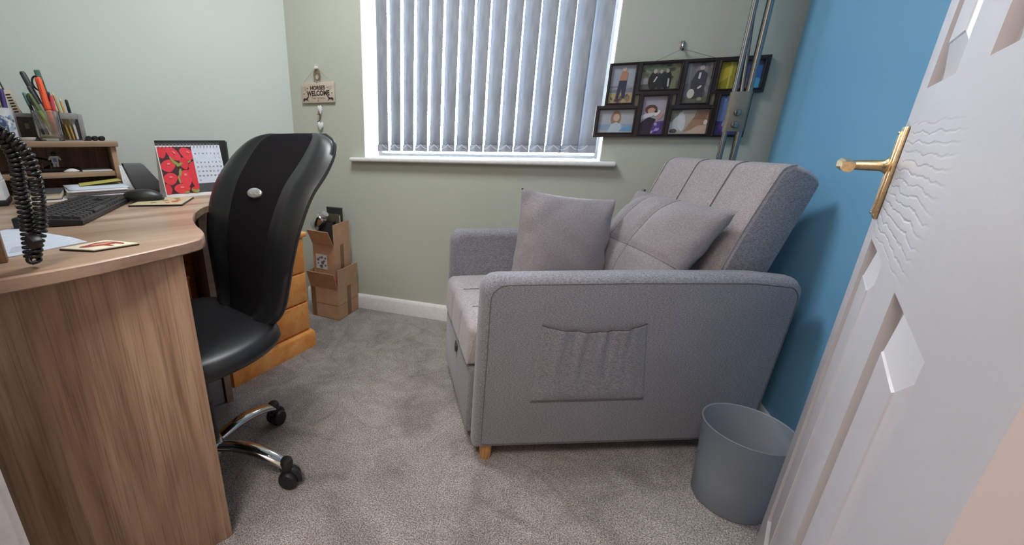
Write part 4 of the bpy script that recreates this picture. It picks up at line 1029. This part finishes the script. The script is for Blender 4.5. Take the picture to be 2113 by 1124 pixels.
b = MB(M['whitep']); b.loft([[(0.010*cos(a)*s_, 0.026*sin(a)*s_, z) for a in [2*pi*k/12 for k in range(12)]] for z, s_ in ((0, 0.9), (0.004, 1.0), (0.010, 0.5), (0.013, 0.2))]); b.build('paper', t, smooth=80)
t = root('white_envelope', 'white envelope lying flat at the end of the inner shelf', 'envelope'); loc2(t, 0.20, -0.968, ZS)
b = MB(M['paper']); b.box((-0.09, -0.050, 0), (0.065, 0.048, 0.004), 0.001); b.build('envelope_body', t)
b = MB(M['paper_b']); b.box((-0.088, -0.048, 0.0041), (0.0, 0.046, 0.0048)); b.build('flap', t)
t = root('dark_cable', 'dark cable lying over the inner shelf', 'cable'); loc2(t, 0.14, -1.0, ZS+0.004)
b = MB(M['blackp']); b.tube(smoothp([(0, -0.14, 0.003), (-0.02, -0.10, 0.03), (0.0, -0.17, 0.05), (-0.03, -0.22, 0.02)]), 0.004, 6); b.build('lead', t)

# pots, pens and markers on top of the hutch
def pen(name, label, i, j, z, length, lean_i, lean_j, r, body, cap=None, capf=0.3, tip=None, group=None, cat='pen', clip=False):
    t = root(name, label, cat, group=group); loc2(t, i, j, z)
    d = Vector((lean_i, lean_j, 1)).normalized(); P = lambda s_: d*(length*s_)
    b = MB(body); b.tube([P(0), P(0.02), P(1-capf if cap is not None else 0.97), P(1-capf if cap is not None else 1.0)], [r*0.5, r, r, r*0.98 if cap is not None else r*0.6], 10); b.build('barrel', t)
    if cap is not None:
        b = MB(cap); b.tube([P(1-capf), P(1-capf+0.005), P(0.97), P(1.0)], [r*1.05, r*1.18, r*1.1, r*0.75], 10); b.build('cap', t)
    if clip:
        b = MB(cap if cap is not None else body); b.tube([P(0.97)+Vector((r*1.9, 0, 0)), P(0.72)+Vector((r*1.9, 0, 0))], r*0.25, 6); b.build('clip', t)
    if tip is not None:
        b = MB(tip[0]); b.tube([P(1.0), P(1.0)+d*tip[1]], [r*0.95, r*0.12], 10); b.build('point', t)
    return t
# white picture pot
t = root('picture_pot', 'white pen pot with blue portrait print at the left end of the shelf top', 'pen pot'); loc2(t, 0.20, -1.213, ZH)
b = MB(M['whitep']); b.lathe([(0.001, 0.002), (0.034, 0.0), (0.036, 0.002), (0.037, 0.108), (0.0385, 0.112), (0.036, 0.113), (0.034, 0.108), (0.033, 0.006), (0.001, 0.006)], 32, caps=False); b.build('pot', t)
def cyl_patch(mat, a0, a1, z0, z1, r, n=6):
    b = MB(mat)
    for k in range(n):
        p, q = a0+(a1-a0)*k/n, a0+(a1-a0)*(k+1)/n
        b.poly([(r*cos(p), r*sin(p), z0), (r*cos(q), r*sin(q), z0), (r*cos(q), r*sin(q), z1), (r*cos(p), r*sin(p), z1)])
    return b
b = MB(flat((150, 166, 190)))
RR = random.Random(11)
for k in range(46):
    a = RR.uniform(-1.0, 1.1); z = RR.uniform(0.02, 0.085); s_ = RR.uniform(0.003, 0.008); b.mat(flat(RR.choice([(150, 166, 190), (120, 138, 170), (180, 190, 206), (96, 112, 148)])))
    rr = 0.0376+0.0002*k/46
    b.poly([(rr*cos(a+s_/rr*cos(q)), rr*sin(a+s_/rr*cos(q)), z+s_*sin(q)) for q in [2*pi*m/8 for m in range(8)]])
b.mat(flat((60, 74, 112)))
for (a, z, s_, h_) in ((0.1, 0.062, 0.010, 0.014), (0.12, 0.040, 0.013, 0.018)):
    b.poly([(0.0381*cos(a+s_/0.038*cos(q)), 0.0381*sin(a+s_/0.038*cos(q)), z+h_*sin(q)) for q in [2*pi*m/12 for m in range(12)]])
b.build('printed_portrait', t)
pz = ZH+0.006
pen('purple_pen', 'dark purple capped pen in the portrait pot', 0.205, -1.196, pz, 0.172, 0.0, 0.03, 0.007, M['dgrey'], flat((72, 58, 120)), 0.55, clip=True)
pen('black_pen', 'black ballpoint leaning left in the portrait pot', 0.200, -1.222, pz, 0.150, 0.03, -0.03, 0.006, M['blackp'], flat((60, 62, 90)), 0.3)
pen('metal_pen', 'slim grey metal pen at the back of the portrait pot', 0.190, -1.212, pz, 0.162, -0.05, 0.03, 0.004, M['steel'])
t = root('hair_grip', 'brown wire hair grip looped over the portrait pot rim', 'grip'); loc2(t, 0.212, -1.205, ZH+0.10)
b = MB(plain('bronze_wire', (110, 78, 60), 0.4, 0.6)); b.tube(smoothp([(0, -0.008, 0), (0, -0.010, 0.05), (0, -0.002, 0.068), (0, 0.006, 0.064), (0, 0.005, 0.0)]), 0.002, 6); b.build('wire', t)
# green wire lamp arm
t = root('wire_arm', 'thin dark green wire arm rising behind the pens', 'wire'); loc2(t, 0.070, -1.160, ZH)
b = MB(flat((52, 70, 62))); b.tube(smoothp([(0, 0.030, 0.0), (0, 0.004, 0.10), (0, -0.030, 0.185), (0, -0.040, 0.250), (0.0, -0.046, 0.262), (0, -0.066, 0.255), (0, -0.10, 0.262)]), 0.0026, 7); b.build('bent_wire', t)
b = MB(M['dgrey']); b.lathe([(0.001, 0), (0.025, 0.0), (0.026, 0.004), (0.006, 0.009), (0.003, 0.012)], 20, (0, 0.030, 0)); b.build('base', t)
# ruler with dark lettering
t = root('printed_ruler', 'cream ruler with dark markings leaning behind the photo block', 'ruler'); loc2(t, 0.118, -1.150, ZH)
Mr = Matrix.Rotation(radians(10), 4, 'X')
b = MB(M['cream']); b.box((-0.001, -0.012, 0.0), (0.001, 0.012, 0.185), 0, M=Mr); b.build('strip', t)
b = MB(M['ink'])
for k in range(9): b.box((0.001, -0.008, 0.085+0.010*k), (0.0014, 0.006, 0.090+0.010*k), 0, M=Mr)
b.build('printed_marks', t)['kind'] = 'stuff'
# little grey framed block
t = root('grey_block_frame', 'small grey framed block with dark picture between the two pen pots', 'picture frame'); loc2(t, 0.143, -1.147, ZH)
b = MB(M['grey'])
for lo, hi in (((-0.016, -0.036, 0), (0.016, -0.026, 0.100)), ((-0.016, 0.022, 0), (0.016, 0.032, 0.100)), ((-0.016, -0.026, 0.086), (0.016, 0.022, 0.100)), ((-0.016, -0.026, 0), (0.016, 0.022, 0.008))): b.box(lo, hi, 0.001)
b.build('surround', t)
b = MB(flat((70, 64, 56))); b.box((-0.014, -0.026, 0.008), (0.008, 0.022, 0.086)); b.mat(flat((44, 42, 46))); b.box((0.008, -0.014, 0.02), (0.0085, 0.006, 0.078)); b.mat(flat((128, 112, 92))); b.box((0.008, -0.008, 0.045), (0.0088, 0.004, 0.064)); b.build('picture', t)
# clear acrylic pot
AJ = -1.085
t = root('acrylic_pot', 'clear plastic pot full of pens in the middle of the shelf top', 'pen pot'); loc2(t, 0.215, AJ, ZH)
b = MB(M['acrylic'])
def sq(h, r, z, n=6):
    pts = []
    for cx_, cy_, a0 in ((h-r, h-r, 0), (-(h-r), h-r, 90), (-(h-r), -(h-r), 180), (h-r, -(h-r), 270)):
        for k in range(n+1): a = radians(a0+90*k/n); pts.append((cx_+r*cos(a), cy_+r*sin(a), z))
    return pts
b.loft([sq(0.036, 0.012, 0.0), sq(0.040, 0.012, 0.006), sq(0.040, 0.012, 0.098), sq(0.0415, 0.012, 0.100), sq(0.0415, 0.012, 0.106), sq(0.038, 0.012, 0.106), sq(0.037, 0.012, 0.012), sq(0.033, 0.01, 0.010)]); b.build('pot_wall', t, smooth=50)
b = MB(M['cream']); b.box((-0.030, -0.030, 0.011), (0.030, 0.030, 0.020), 0.004); bits = b.build('clips_in_bottom', t); bits['kind'] = 'stuff'
pz = ZH+0.022
pen('lime_pen', 'lime green pen leaning left in the clear pot', 0.225, AJ+0.010, pz, 0.150, 0.05, -0.30, 0.007, flat((118, 176, 44)), flat((88, 106, 60)), 0.4, clip=True)
pen('dark_marker', 'tallest black marker leaning left in the clear pot', 0.200, AJ+0.020, pz, 0.225, 0.0, -0.26, 0.0085, M['blackp'], M['dgrey'], 0.25)
pen('grey_pen', 'grey metallic pen leaning left in the clear pot', 0.218, AJ+0.022, pz, 0.175, 0.02, -0.30, 0.0065, M['grey'], M['dgrey'], 0.35, clip=True)
pen('orange_marker', 'orange highlighter with long cap in the clear pot', 0.222, AJ+0.016, pz, 0.200, 0.0, -0.06, 0.0095, flat((226, 120, 106)), flat((236, 92, 52)), 0.55, clip=True)
pen('pink_pen', 'slim pink and red pen beside the orange highlighter', 0.225, AJ+0.026, pz, 0.140, 0.0, 0.02, 0.005, flat((206, 196, 200)), flat((206, 62, 78)), 0.4)
pen('black_biro', 'black biro with teal end standing left in the clear pot', 0.222, AJ-0.020, pz, 0.148, 0.0, -0.18, 0.0055, M['blackp'], flat((96, 132, 132)), 0.3, clip=True)
pen('silver_biro', 'silver biro standing between black biro and lime pen', 0.230, AJ-0.008, pz, 0.140, 0.0, -0.18, 0.005, M['steel'], M['dgrey'], 0.25, clip=True)
def scissors():
    t = root('scissors', 'black handled scissors standing handles up in the clear pot', 'scissors'); loc2(t, 0.195, AJ+0.006, pz)
    b = MB(M['steel']); b.box((-0.0015, 0.0, 0), (0.0015, 0.014, 0.13), 0.001); b.build('blade', t)
    b = MB(M['blackp']); b.box((-0.005, -0.006, 0.12), (0.005, 0.022, 0.155), 0.004); b.tube([(0, -0.006+0.015*cos(a), 0.182+0.024*sin(a)) for a in [2*pi*k/20 for k in range(20)]], 0.0035, 6, closed=True); b.build('handle', t)
scissors()
t = root('paper_knife', 'dark green rounded paper knife standing highest behind the scissors', 'paper knife'); loc2(t, 0.175, AJ+0.030, ZH+0.021)
b = MB(flat((66, 104, 88))); Mk = Matrix.Rotation(radians(6), 4, 'X'); b.box((-0.003, -0.009, 0), (0.003, 0.009, 0.232), 0.0028, 3, M=Mk); b.build('blade', t)
b = MB(flat((54, 88, 76))); b.box((-0.0035, -0.010, 0.0), (0.0035, 0.010, 0.060), 0.002, M=Mk); b.build('grip', t)
# grey organiser with pencils
OJ = -1.018
t = root('grey_organiser', 'grey slotted desk organiser at the right end of the pens', 'organiser'); loc2(t, 0.150, OJ, ZH)
b = MB(M['grey'])
for lo, hi in (((-0.02, -0.046, 0), (0.02, -0.043, 0.105)), ((-0.02, 0.027, 0), (0.02, 0.043, 0.102)), ((-0.02, -0.043, 0.0), (0.02, 0.027, 0.004)), ((0.016, -0.043, 0.082), (0.02, 0.027, 0.105)), ((-0.02, -0.043, 0.0), (-0.017, 0.027, 0.105))): b.box(lo, hi, 0.001)
b.build('organiser_body', t)
pen('yellow_pencil', 'long yellow pencil point up in the grey organiser', 0.150, OJ-0.010, ZH+0.005, 0.165, 0.0, -0.12, 0.0038, flat((190, 150, 70)), tip=(M['cream'], 0.018), cat='pencil')
pen('ochre_pencil', 'shorter ochre pencil beside the long yellow pencil', 0.148, OJ+0.002, ZH+0.005, 0.145, 0.0, -0.10, 0.0040, flat((206, 168, 84)), tip=(M['cream'], 0.014), cat='pencil')
pen('brown_pencil', 'brown pencil leaning behind the long yellow pencil', 0.140, OJ-0.018, ZH+0.005, 0.175, 0.0, -0.16, 0.0038, flat((140, 104, 62)), tip=(flat((90, 96, 92)), 0.018), cat='pencil')
pen('black_cap_pen', 'white pen with black cap in the grey organiser', 0.150, OJ+0.014, ZH+0.005, 0.150, 0.0, -0.06, 0.0048, M['whitep'], M['blackp'], 0.33)
# three black markers lying down, ends towards the room
for k, j in enumerate((-0.972, -0.952, -0.930)):
    lb = ['black marker lying on the shelf top, nearest the grey organiser', 'black marker lying between two others on the shelf top', 'black marker lying nearest the open end of the shelf top'][k]
    t = root('black_marker', lb, 'marker', group='black markers lying on the shelf top'); loc2(t, 0.255, j, ZH+0.0098, 0)
    b = MB(M['blackp']); b.tube([(0, 0, 0), (-0.002, 0, 0), (-0.10, 0, 0)], [0.0082, 0.0096, 0.0096], 14); b.build('barrel', t)
    b = MB(flat((170, 60, 70) if k != 1 else (90, 90, 96))); b.tube([(-0.10, 0, 0), (-0.138, 0, 0)], [0.0094, 0.0085], 14); b.build('cap', t)
t = root('white_dish', 'shallow white dish at the left front of the shelf top', 'dish'); loc2(t, 0.262, -1.155, ZH)
b = MB(M['whitep']); b.lathe([(0.001, 0.003), (0.016, 0.0), (0.020, 0.002), (0.0255, 0.009), (0.0265, 0.013), (0.0235, 0.012), (0.016, 0.006), (0.001, 0.005)], 28, caps=False); b.build('dish_body', t)

# ------------------------------------------------------------------ pine chest of drawers
ca = math.atan2(1.566-1.124, -1.084+1.199)          # front runs in this direction
ch = root('pine_chest', 'orange pine chest of three drawers under the far end of the desk', 'chest of drawers', (-1.199, 1.124, 0), ca)   # local x along front, local y towards the wall
CW = 0.458; CDp = 0.36; CH = 0.590
b = MB(M['pine']); b.box((0.012, 0.022, 0.08), (CW-0.012, CDp, CH-0.02), 0.003); b.build('carcass', ch)
b = MB(M['pine']); b.box((0.0, 0.004, CH-0.022), (CW, CDp+0.005, CH), 0.006, 3); b.build('top', ch)
b = MB(M['pine'])
b.loft([[(x, y, z) for x, y in ((0-o, 0-o), (CW+o, 0-o), (CW+o, CDp), (0-o, CDp))] for z, o in ((0, 0.0), (0.078, 0.0), (0.086, -0.004), (0.094, -0.012), (0.098, -0.018))]); b.build('plinth', ch)
for z0_, z1_ in ((0.104, 0.245), (0.252, 0.395), (0.402, 0.562)):
    b = MB(M['pine']); b.box((0.022, 0.010, z0_), (CW-0.022, 0.024, z1_), 0.005, 3); dr = b.build('drawer', ch)
    for x in (CW/2,):
        b = MB(M['pine']); b.M = basis((x, 0.010, (z0_+z1_)/2), (1, 0, 0), z=(0, -1, 0)); b.lathe([(0.009, 0), (0.008, 0.008), (0.014, 0.016), (0.015, 0.022), (0.009, 0.027), (0.002, 0.028)], 20); b.build('knob', dr)

t = root('pine_box', 'small orange pine crate standing under the desk behind the end panel', 'crate'); loc2(t, 0.610, -0.892, 0)
b = MB(M['pine'])
for lo, hi in (((-0.10, -0.10, 0.01), (0.10, -0.088, 0.50)), ((-0.10, 0.088, 0.01), (0.10, 0.10, 0.50)), ((-0.10, -0.088, 0.01), (-0.088, 0.088, 0.50)), ((0.088, -0.088, 0.01), (0.10, 0.088, 0.50)), ((-0.10, -0.10, 0.0), (0.10, 0.10, 0.01))): b.box(lo, hi, 0.002)
b.build('side_panel', t)
b = MB(M['pine']); b.box((-0.104, -0.104, 0.50), (0.104, 0.104, 0.515), 0.004); b.build('top_panel', t)
t = root('grey_cable_box', 'pale grey plastic box on the carpet under the desk beside the support panel', 'box'); loc2(t, 0.785, -0.785, 0)
b = MB(M['grey']); b.box((-0.04, -0.025, 0), (0.03, 0.028, 0.11), 0.006); b.build('case', t)
b = MB(M['dgrey']); b.box((-0.038, -0.023, 0.110), (0.028, 0.026, 0.116), 0.002); b.build('lid', t)

# ------------------------------------------------------------------ cardboard boxes by the window wall
ba = math.atan2(0.995, 0.10)
def carton(t, w_, d_, h_, flaps, thick=0.004, tapes=()):
    """local x along the right-hand face, local y to the left; near corner at the origin"""
    b = MB(M['card'], M['card_in']); 
    b.box((0, 0, 0), (w_, d_, thick)); b.box((0, 0, 0), (w_, thick, h_)); b.box((0, d_-thick, 0), (w_, d_, h_)); b.box((0, thick, 0), (thick, d_-thick, h_)); b.box((w_-thick, thick, 0), (w_, d_-thick, h_))
    b.build('carton_body', t)
    for (side, ln, ang) in flaps:
        b = MB(M['card'])
        if side == 'right': o = Matrix.Translation((0, 0, h_)) @ Matrix.Rotation(radians(-ang), 4, 'X') ; b.M = o; b.box((0.002, 0, 0), (w_-0.002, 0.003, ln))
        if side == 'left': o = Matrix.Translation((0, d_, h_)) @ Matrix.Rotation(radians(ang), 4, 'X'); b.M = o; b.box((0.002, -0.003, 0), (w_-0.002, 0, ln))
        if side == 'front': o = Matrix.Translation((0, 0, h_)) @ Matrix.Rotation(radians(ang), 4, 'Y'); b.M = o @ Matrix.Scale(1, 4); b.box((0, 0.002, 0), (0.003, d_-0.002, ln)) 
        if side == 'rear': o = Matrix.Translation((w_, 0, h_)) @ Matrix.Rotation(radians(ang), 4, 'Y'); b.M = o; b.box((-0.003, 0.002, 0), (0, d_-0.002, ln))
        b.build('flap', t)
    for (side, p0, p1, z0_, z1_) in tapes:
        b = MB(M['tape'])
        if side == 'right': b.box((p0, -0.0008, z0_), (p1, 0.0, z1_))
        else: b.box((-0.0008, p0, z0_), (0.0, p1, z1_))
        b.build('tape_strip', t)
t = root('lower_carton', 'open cardboard box standing on the carpet by the window wall', 'cardboard box', (-1.118, 1.868, 0), ba)
carton(t, 0.200, 0.195, 0.185, (('right', 0.118, -2), ('front', 0.105, -16), ('rear', 0.10, 0), ('left', 0.10, 0)), tapes=(('right', 0.088, 0.126, 0.004, 0.185), ('front', 0.160, 0.190, 0.004, 0.185)))
b = MB(M['tape']); b.box((0.0, -0.0006, 0.088), (0.200, 0.0, 0.0905)); b.build('crease', t); b = MB(M['tape']); b.box((-0.0006, 0.0, 0.088), (0.0, 0.195, 0.0905)); b.build('crease', t)
t = root('upper_carton', 'tilted cardboard box with white label standing inside the lower open box', 'cardboard box', (-1.150, 1.896, 0.008), ba)
t.rotation_euler = (radians(2.0), radians(-2.0), ba)
carton(t, 0.156, 0.146, 0.425, (('right', 0.125, 0), ('front', 0.105, -26)), tapes=(('right', 0.060, 0.092, 0.20, 0.425),))
b = MB(M['paper']); b.box((-0.0014, 0.050, 0.285), (-0.0004, 0.126, 0.372)); lbp = b.build('white_label', t)
b = MB(flat((110, 106, 110)))
for (y, z, s_) in ((0.062, 0.352, 0.006), (0.070, 0.335, 0.006), (0.082, 0.325, 0.010), (0.085, 0.355, 0.007), (0.062, 0.310, 0.006), (0.100, 0.352, 0.006), (0.092, 0.302, 0.011), (0.112, 0.340, 0.008), (0.112, 0.318, 0.005)):
    b.poly([(-0.0018, y-s_, z-s_), (-0.0018, y-s_, z+s_), (-0.0018, y+s_, z+s_*0.6), (-0.0018, y+s_*0.7, z-s_)])
pm = b.build('printed_marks', lbp); pm['kind'] = 'stuff'
t = root('red_ball', 'small red round object just inside the lower open box', 'ball', (-1.143, 1.876, 0.215))
b = MB(flat((190, 60, 52))); b.lathe([(0.002, 0.0), (0.010, 0.004), (0.0145, 0.018), (0.012, 0.032), (0.004, 0.040)], 16); b.build('shell', t, smooth=80); b = MB(flat((150, 40, 38))); b.lathe([(0.004, 0.040), (0.003, 0.046)], 8); b.build('stalk', t)
# what sticks out of the upper box
Bx = Vector((cos(ba), sin(ba), 0)); By = Vector((-sin(ba), cos(ba), 0)); B0 = Vector((-1.150, 1.900, 0.0))
def BP(x, y, z): return B0 + Bx*x + By*y + Vector((0, 0, z))
t = root('black_case', 'black upright case inside the tilted upper box, against its right flap', 'case', BP(0.050, 0.070, 0.014), ba)
b = MB(M['blackm']); b.box((-0.016, -0.050, 0), (0.012, 0.055, 0.545), 0.006); b.build('case_body', t); b = MB(M['blackp']); b.box((-0.014, -0.052, 0.535), (0.010, 0.057, 0.552), 0.003); b.build('lid', t)
t = root('olive_book', 'olive green covered book poking out of the upper box', 'book', BP(0.085, 0.062, 0.014), ba)
b = MB(M['cream']); b.box((-0.006, -0.052, 0.0), (0.006, 0.050, 0.574)); b.build('pages', t); b = MB(flat((84, 82, 66))); b.box((-0.0085, -0.054, 0.0), (-0.006, 0.050, 0.582)); b.box((0.006, -0.054, 0.0), (0.0085, 0.050, 0.582)); b.build('book_cover', t)
t = root('black_board', 'flat black board at the back of the tilted upper box', 'board', BP(0.118, 0.072, 0.014), ba)
b = MB(M['blackm']); b.box((-0.004, -0.058, 0), (0.004, 0.048, 0.612), 0.001); b.build('board_panel', t); b = MB(M['dgrey']); b.box((-0.005, -0.059, 0.608), (0.005, 0.049, 0.616), 0.001); b.build('edge_strip', t)
t = root('silver_canister', 'silver metal canister lying across the top of the upper box', 'canister', (-1.262, 1.945, 0.555), 0)
ax = Vector((0.60, 0.12, 0.62)).normalized()
b = MB(M['chrome']); b.M = basis((0, 0, 0), (0.1, 1, 0), z=ax)
b.lathe([(0.028, -0.045), (0.034, -0.040), (0.036, 0.030), (0.033, 0.045), (0.026, 0.050)], 28); b.build('canister_body', t, smooth=50)
b = MB(M['grey']); b.M = basis((0, 0, 0), (0.1, 1, 0), z=ax); b.lathe([(0.022, 0.050), (0.024, 0.064), (0.020, 0.072), (0.008, 0.073)], 24); b.build('cap', t)

# ------------------------------------------------------------------ swivel chair (local y = towards the backrest)
def chair():
    rz = radians(-18)
    t = root('office_chair', 'black swivel office chair with silver badge and chrome star base, tucked at the desk', 'chair', (-0.932, 0.744, 0), rz)
    # backrest surface
    tab = [(0.485, .135, .105), (0.51, .165, .150), (0.55, .185, .182), (0.62, .197, .205), (0.70, .210, .225), (0.78, .235, .238), (0.86, .275, .246), (0.92, .325, .252), (0.965, .365, .238), (0.992, .392, .205), (1.012, .412, .145)]
    def prof(v):
        x = (v+1)/2*(len(tab)-1); i = min(int(x), len(tab)-2); f_ = x-i
        p0, p1, p2, p3 = tab[max(i-1, 0)], tab[i], tab[i+1], tab[min(i+2, len(tab)-1)]
        return [0.5*(2*p1[k]+(p2[k]-p0[k])*f_+(2*p0[k]-5*p1[k]+4*p2[k]-p3[k])*f_*f_+(3*p1[k]-p0[k]-3*p2[k]+p3[k])*f_**3) for k in range(3)]
    def P(u, v):
        z, y, hw_ = prof(v)
        wing = 0.030*abs(u)**2.2*(0.4+0.6*min(1, max(0, (1.1-abs(v-0.1)))))
        return (u*hw_ + 0.024 - 0.006*v, y - wing, z)
    def N(u, v):
        e = 0.02; a = Vector(P(min(1, u+e), v))-Vector(P(max(-1, u-e), v)); c = Vector(P(u, min(1, v+e)))-Vector(P(u, max(-1, v-e)))
        return a.cross(c).normalized()      # points towards -y (front)
    def T(u, v):
        f_ = max(0, 1-abs(u)**5)**0.5*max(0, 1-abs(v)**8)**0.5
        bol = 0.012*math.exp(-((abs(u)-0.78)/0.16)**2)
        return (0.020*f_ + bol*f_, 0.030*f_)
    b = MB(M['leather']); b.slab(P, N, T, 40, 44); bk = b.build('backrest', t, smooth=80)
    b = MB(M['mesh']); nu, nv = 20, 36; G = []
    for j in range(nv+1):
        v = -0.96+1.93*j/nv; wv = 0.47+0.13*max(0, v)
        r = []
        for i in range(nu+1):
            u = wv*(-1+2*i/nu); e = min(1, min(i, nu-i)/2.0, min(j, nv-j)/2.0)
            p = Vector(P(u, v))+N(u, v)*(T(u, v)[0]+0.0002+0.0035*e); r.append(b._v(p))
        G.append(r)
    for j in range(nv):
        for i in range(nu): b.face([G[j][i], G[j][i+1], G[j+1][i+1], G[j+1][i]])
    b.build('centre_panel', bk, smooth=80)
    # rim seams seen on the edge
    b = MB(M['blackp']); pts = []
    for k in range(80):
        a = 2*pi*k/80; cu, sv = cos(a), sin(a); m_ = max(abs(cu), abs(sv)); u, v = cu/m_, sv/m_; pts.append(Vector(P(u, v)) + Vector((0, 0.004, 0)))
    b.tube(pts, 0.004, 6, closed=True); b.build('edge_piping', bk)
    pb = Vector(P(-0.02, 0.14)); nb = N(-0.02, 0.14); pb = pb + nb*(T(-0.02, 0.14)[0]+0.0035)
    b = MB(M['silver']); b.M = basis(pb, Vector((1, 0, 0.0)), z=nb)
    b.loft([[(0.036*s_*cos(q), 0.0155*s_*sin(q), z) for q in [2*pi*k/32 for k in range(32)]] for z, s_ in ((0.0, 1.0), (0.004, 1.0), (0.0065, 0.88), (0.0080, 0.6), (0.0085, 0.2))])
    bd = b.build('badge', bk, smooth=70)
    b = MB(flat((150, 140, 138))); b.M = basis(pb, Vector((1, 0, 0.0)), z=nb); b.loft([[(0.020*s_*cos(q)+0.002, 0.004*s_*sin(q)-0.004, z) for q in [2*pi*k/16 for k in range(16)]] for z, s_ in ((0.0075, 1.0), (0.0088, 0.8))]); b.build('badge_print', bd)
    # seat
    b = MB(M['leather'])
    def sP(u, v):
        x = u*sqrt(max(0, 1-v*v*0.42)); y = v*sqrt(max(0, 1-u*u*0.42)); return (x*0.250, y*0.235-0.012, 0.472-0.012*max(0, -v)**2)
    b.slab(sP, lambda u, v: (0, 0, 1), lambda u, v: (0.045*(max(0, 1-abs(u)**6)*max(0, 1-abs(v)**6))**0.5*(1-0.22*(1-u*u)*(1-v*v)), 0.040*(max(0, 1-abs(u)**6)*max(0, 1-abs(v)**6))**0.5), 36, 36)
    st = b.build('seat', t, smooth=80)
    b = MB(M['blackp']); b.box((-0.13, -0.15, 0.400), (0.13, 0.13, 0.424), 0.01); b.build('seat_plate', st)
    b = MB(M['blackp']); b.tube(smoothp([(0, 0.10, 0.405), (0, 0.20, 0.400), (0, 0.255, 0.44), (0, 0.262, 0.54), (0, 0.262, 0.62)]), 0.018, 10); b.build('back_bracket', t)
    b = MB(M['blackp']); b.lathe([(0.030, 0.10), (0.030, 0.25), (0.024, 0.255), (0.024, 0.40)], 20); b.build('gas_column', t)
    b = MB(M['chrome']); b.lathe([(0.030, 0.070), (0.040, 0.074), (0.042, 0.105), (0.036, 0.118), (0.030, 0.120)], 28); b.build('hub', t)
    # five curved chrome legs with twin wheel castors
    def leg_mesh():
        b = MB(M['chrome']); pts = smoothp([(0.030, 0, 0.098), (0.09, 0, 0.110), (0.15, 0, 0.108), (0.21, 0, 0.092), (0.252, 0, 0.072)], 5); n = len(pts); rings = []
        for k, p in enumerate(pts):
            a = pts[max(0, k-1)]; c = pts[min(n-1, k+1)]; tg = (c-a).normalized(); nz = Vector((-tg.z, 0, tg.x)); w_ = 0.0185+0.004*math.sin(pi*k/(n-1)); h_ = 0.0135
            rings.append([p + Vector((0, 1, 0))*(w_*cos(q)) + nz*(h_*(abs(sin(q))**0.8)*(1 if sin(q) > 0 else -0.6)) for q in [2*pi*m/16 for m in range(16)]])
        b.loft(rings); return b
    lg = None
    for k, wa in enumerate((81, 9, 153, 225, 290)):
        la = radians(wa) - rz
        if lg is None:
            lg = leg_mesh().build('chrome_leg', t, smooth=60); l2 = lg
            b = MB(M['blackp']); b.lathe([(0.016, 0.050), (0.018, 0.054), (0.020, 0.084), (0.016, 0.092), (0.006, 0.095)], 18, (0.255, 0, 0)); cs = b.build('castor', lg)
            b = MB(M['blackp'])
            for s_ in (-1, 1):
                b.M = basis((0.262, s_*0.004, 0.0285), (1, 0, 0), z=(0, s_, 0)); b.lathe([(0.0275, 0), (0.0285, 0.002), (0.0285, 0.015), (0.025, 0.021), (0.013, 0.022)], 28)
            b.M = Matrix.Identity(4)
            b.tube([(0.262+0.0310*cos(q), 0, 0.0285+0.0310*sin(q)) for q in [radians(-10+150*m/10) for m in range(11)]], 0.009, 8)
            wh = b.build('castor_wheel', lg)
        else:
            l2 = lg.copy(); COL.objects.link(l2); l2.parent = t
            c2 = cs.copy(); COL.objects.link(c2); c2.parent = l2; w2_ = wh.copy(); COL.objects.link(w2_); w2_.parent = l2
            w2_.rotation_euler = (0, 0, 0)
        l2.rotation_euler = (0, 0, la)
chair()
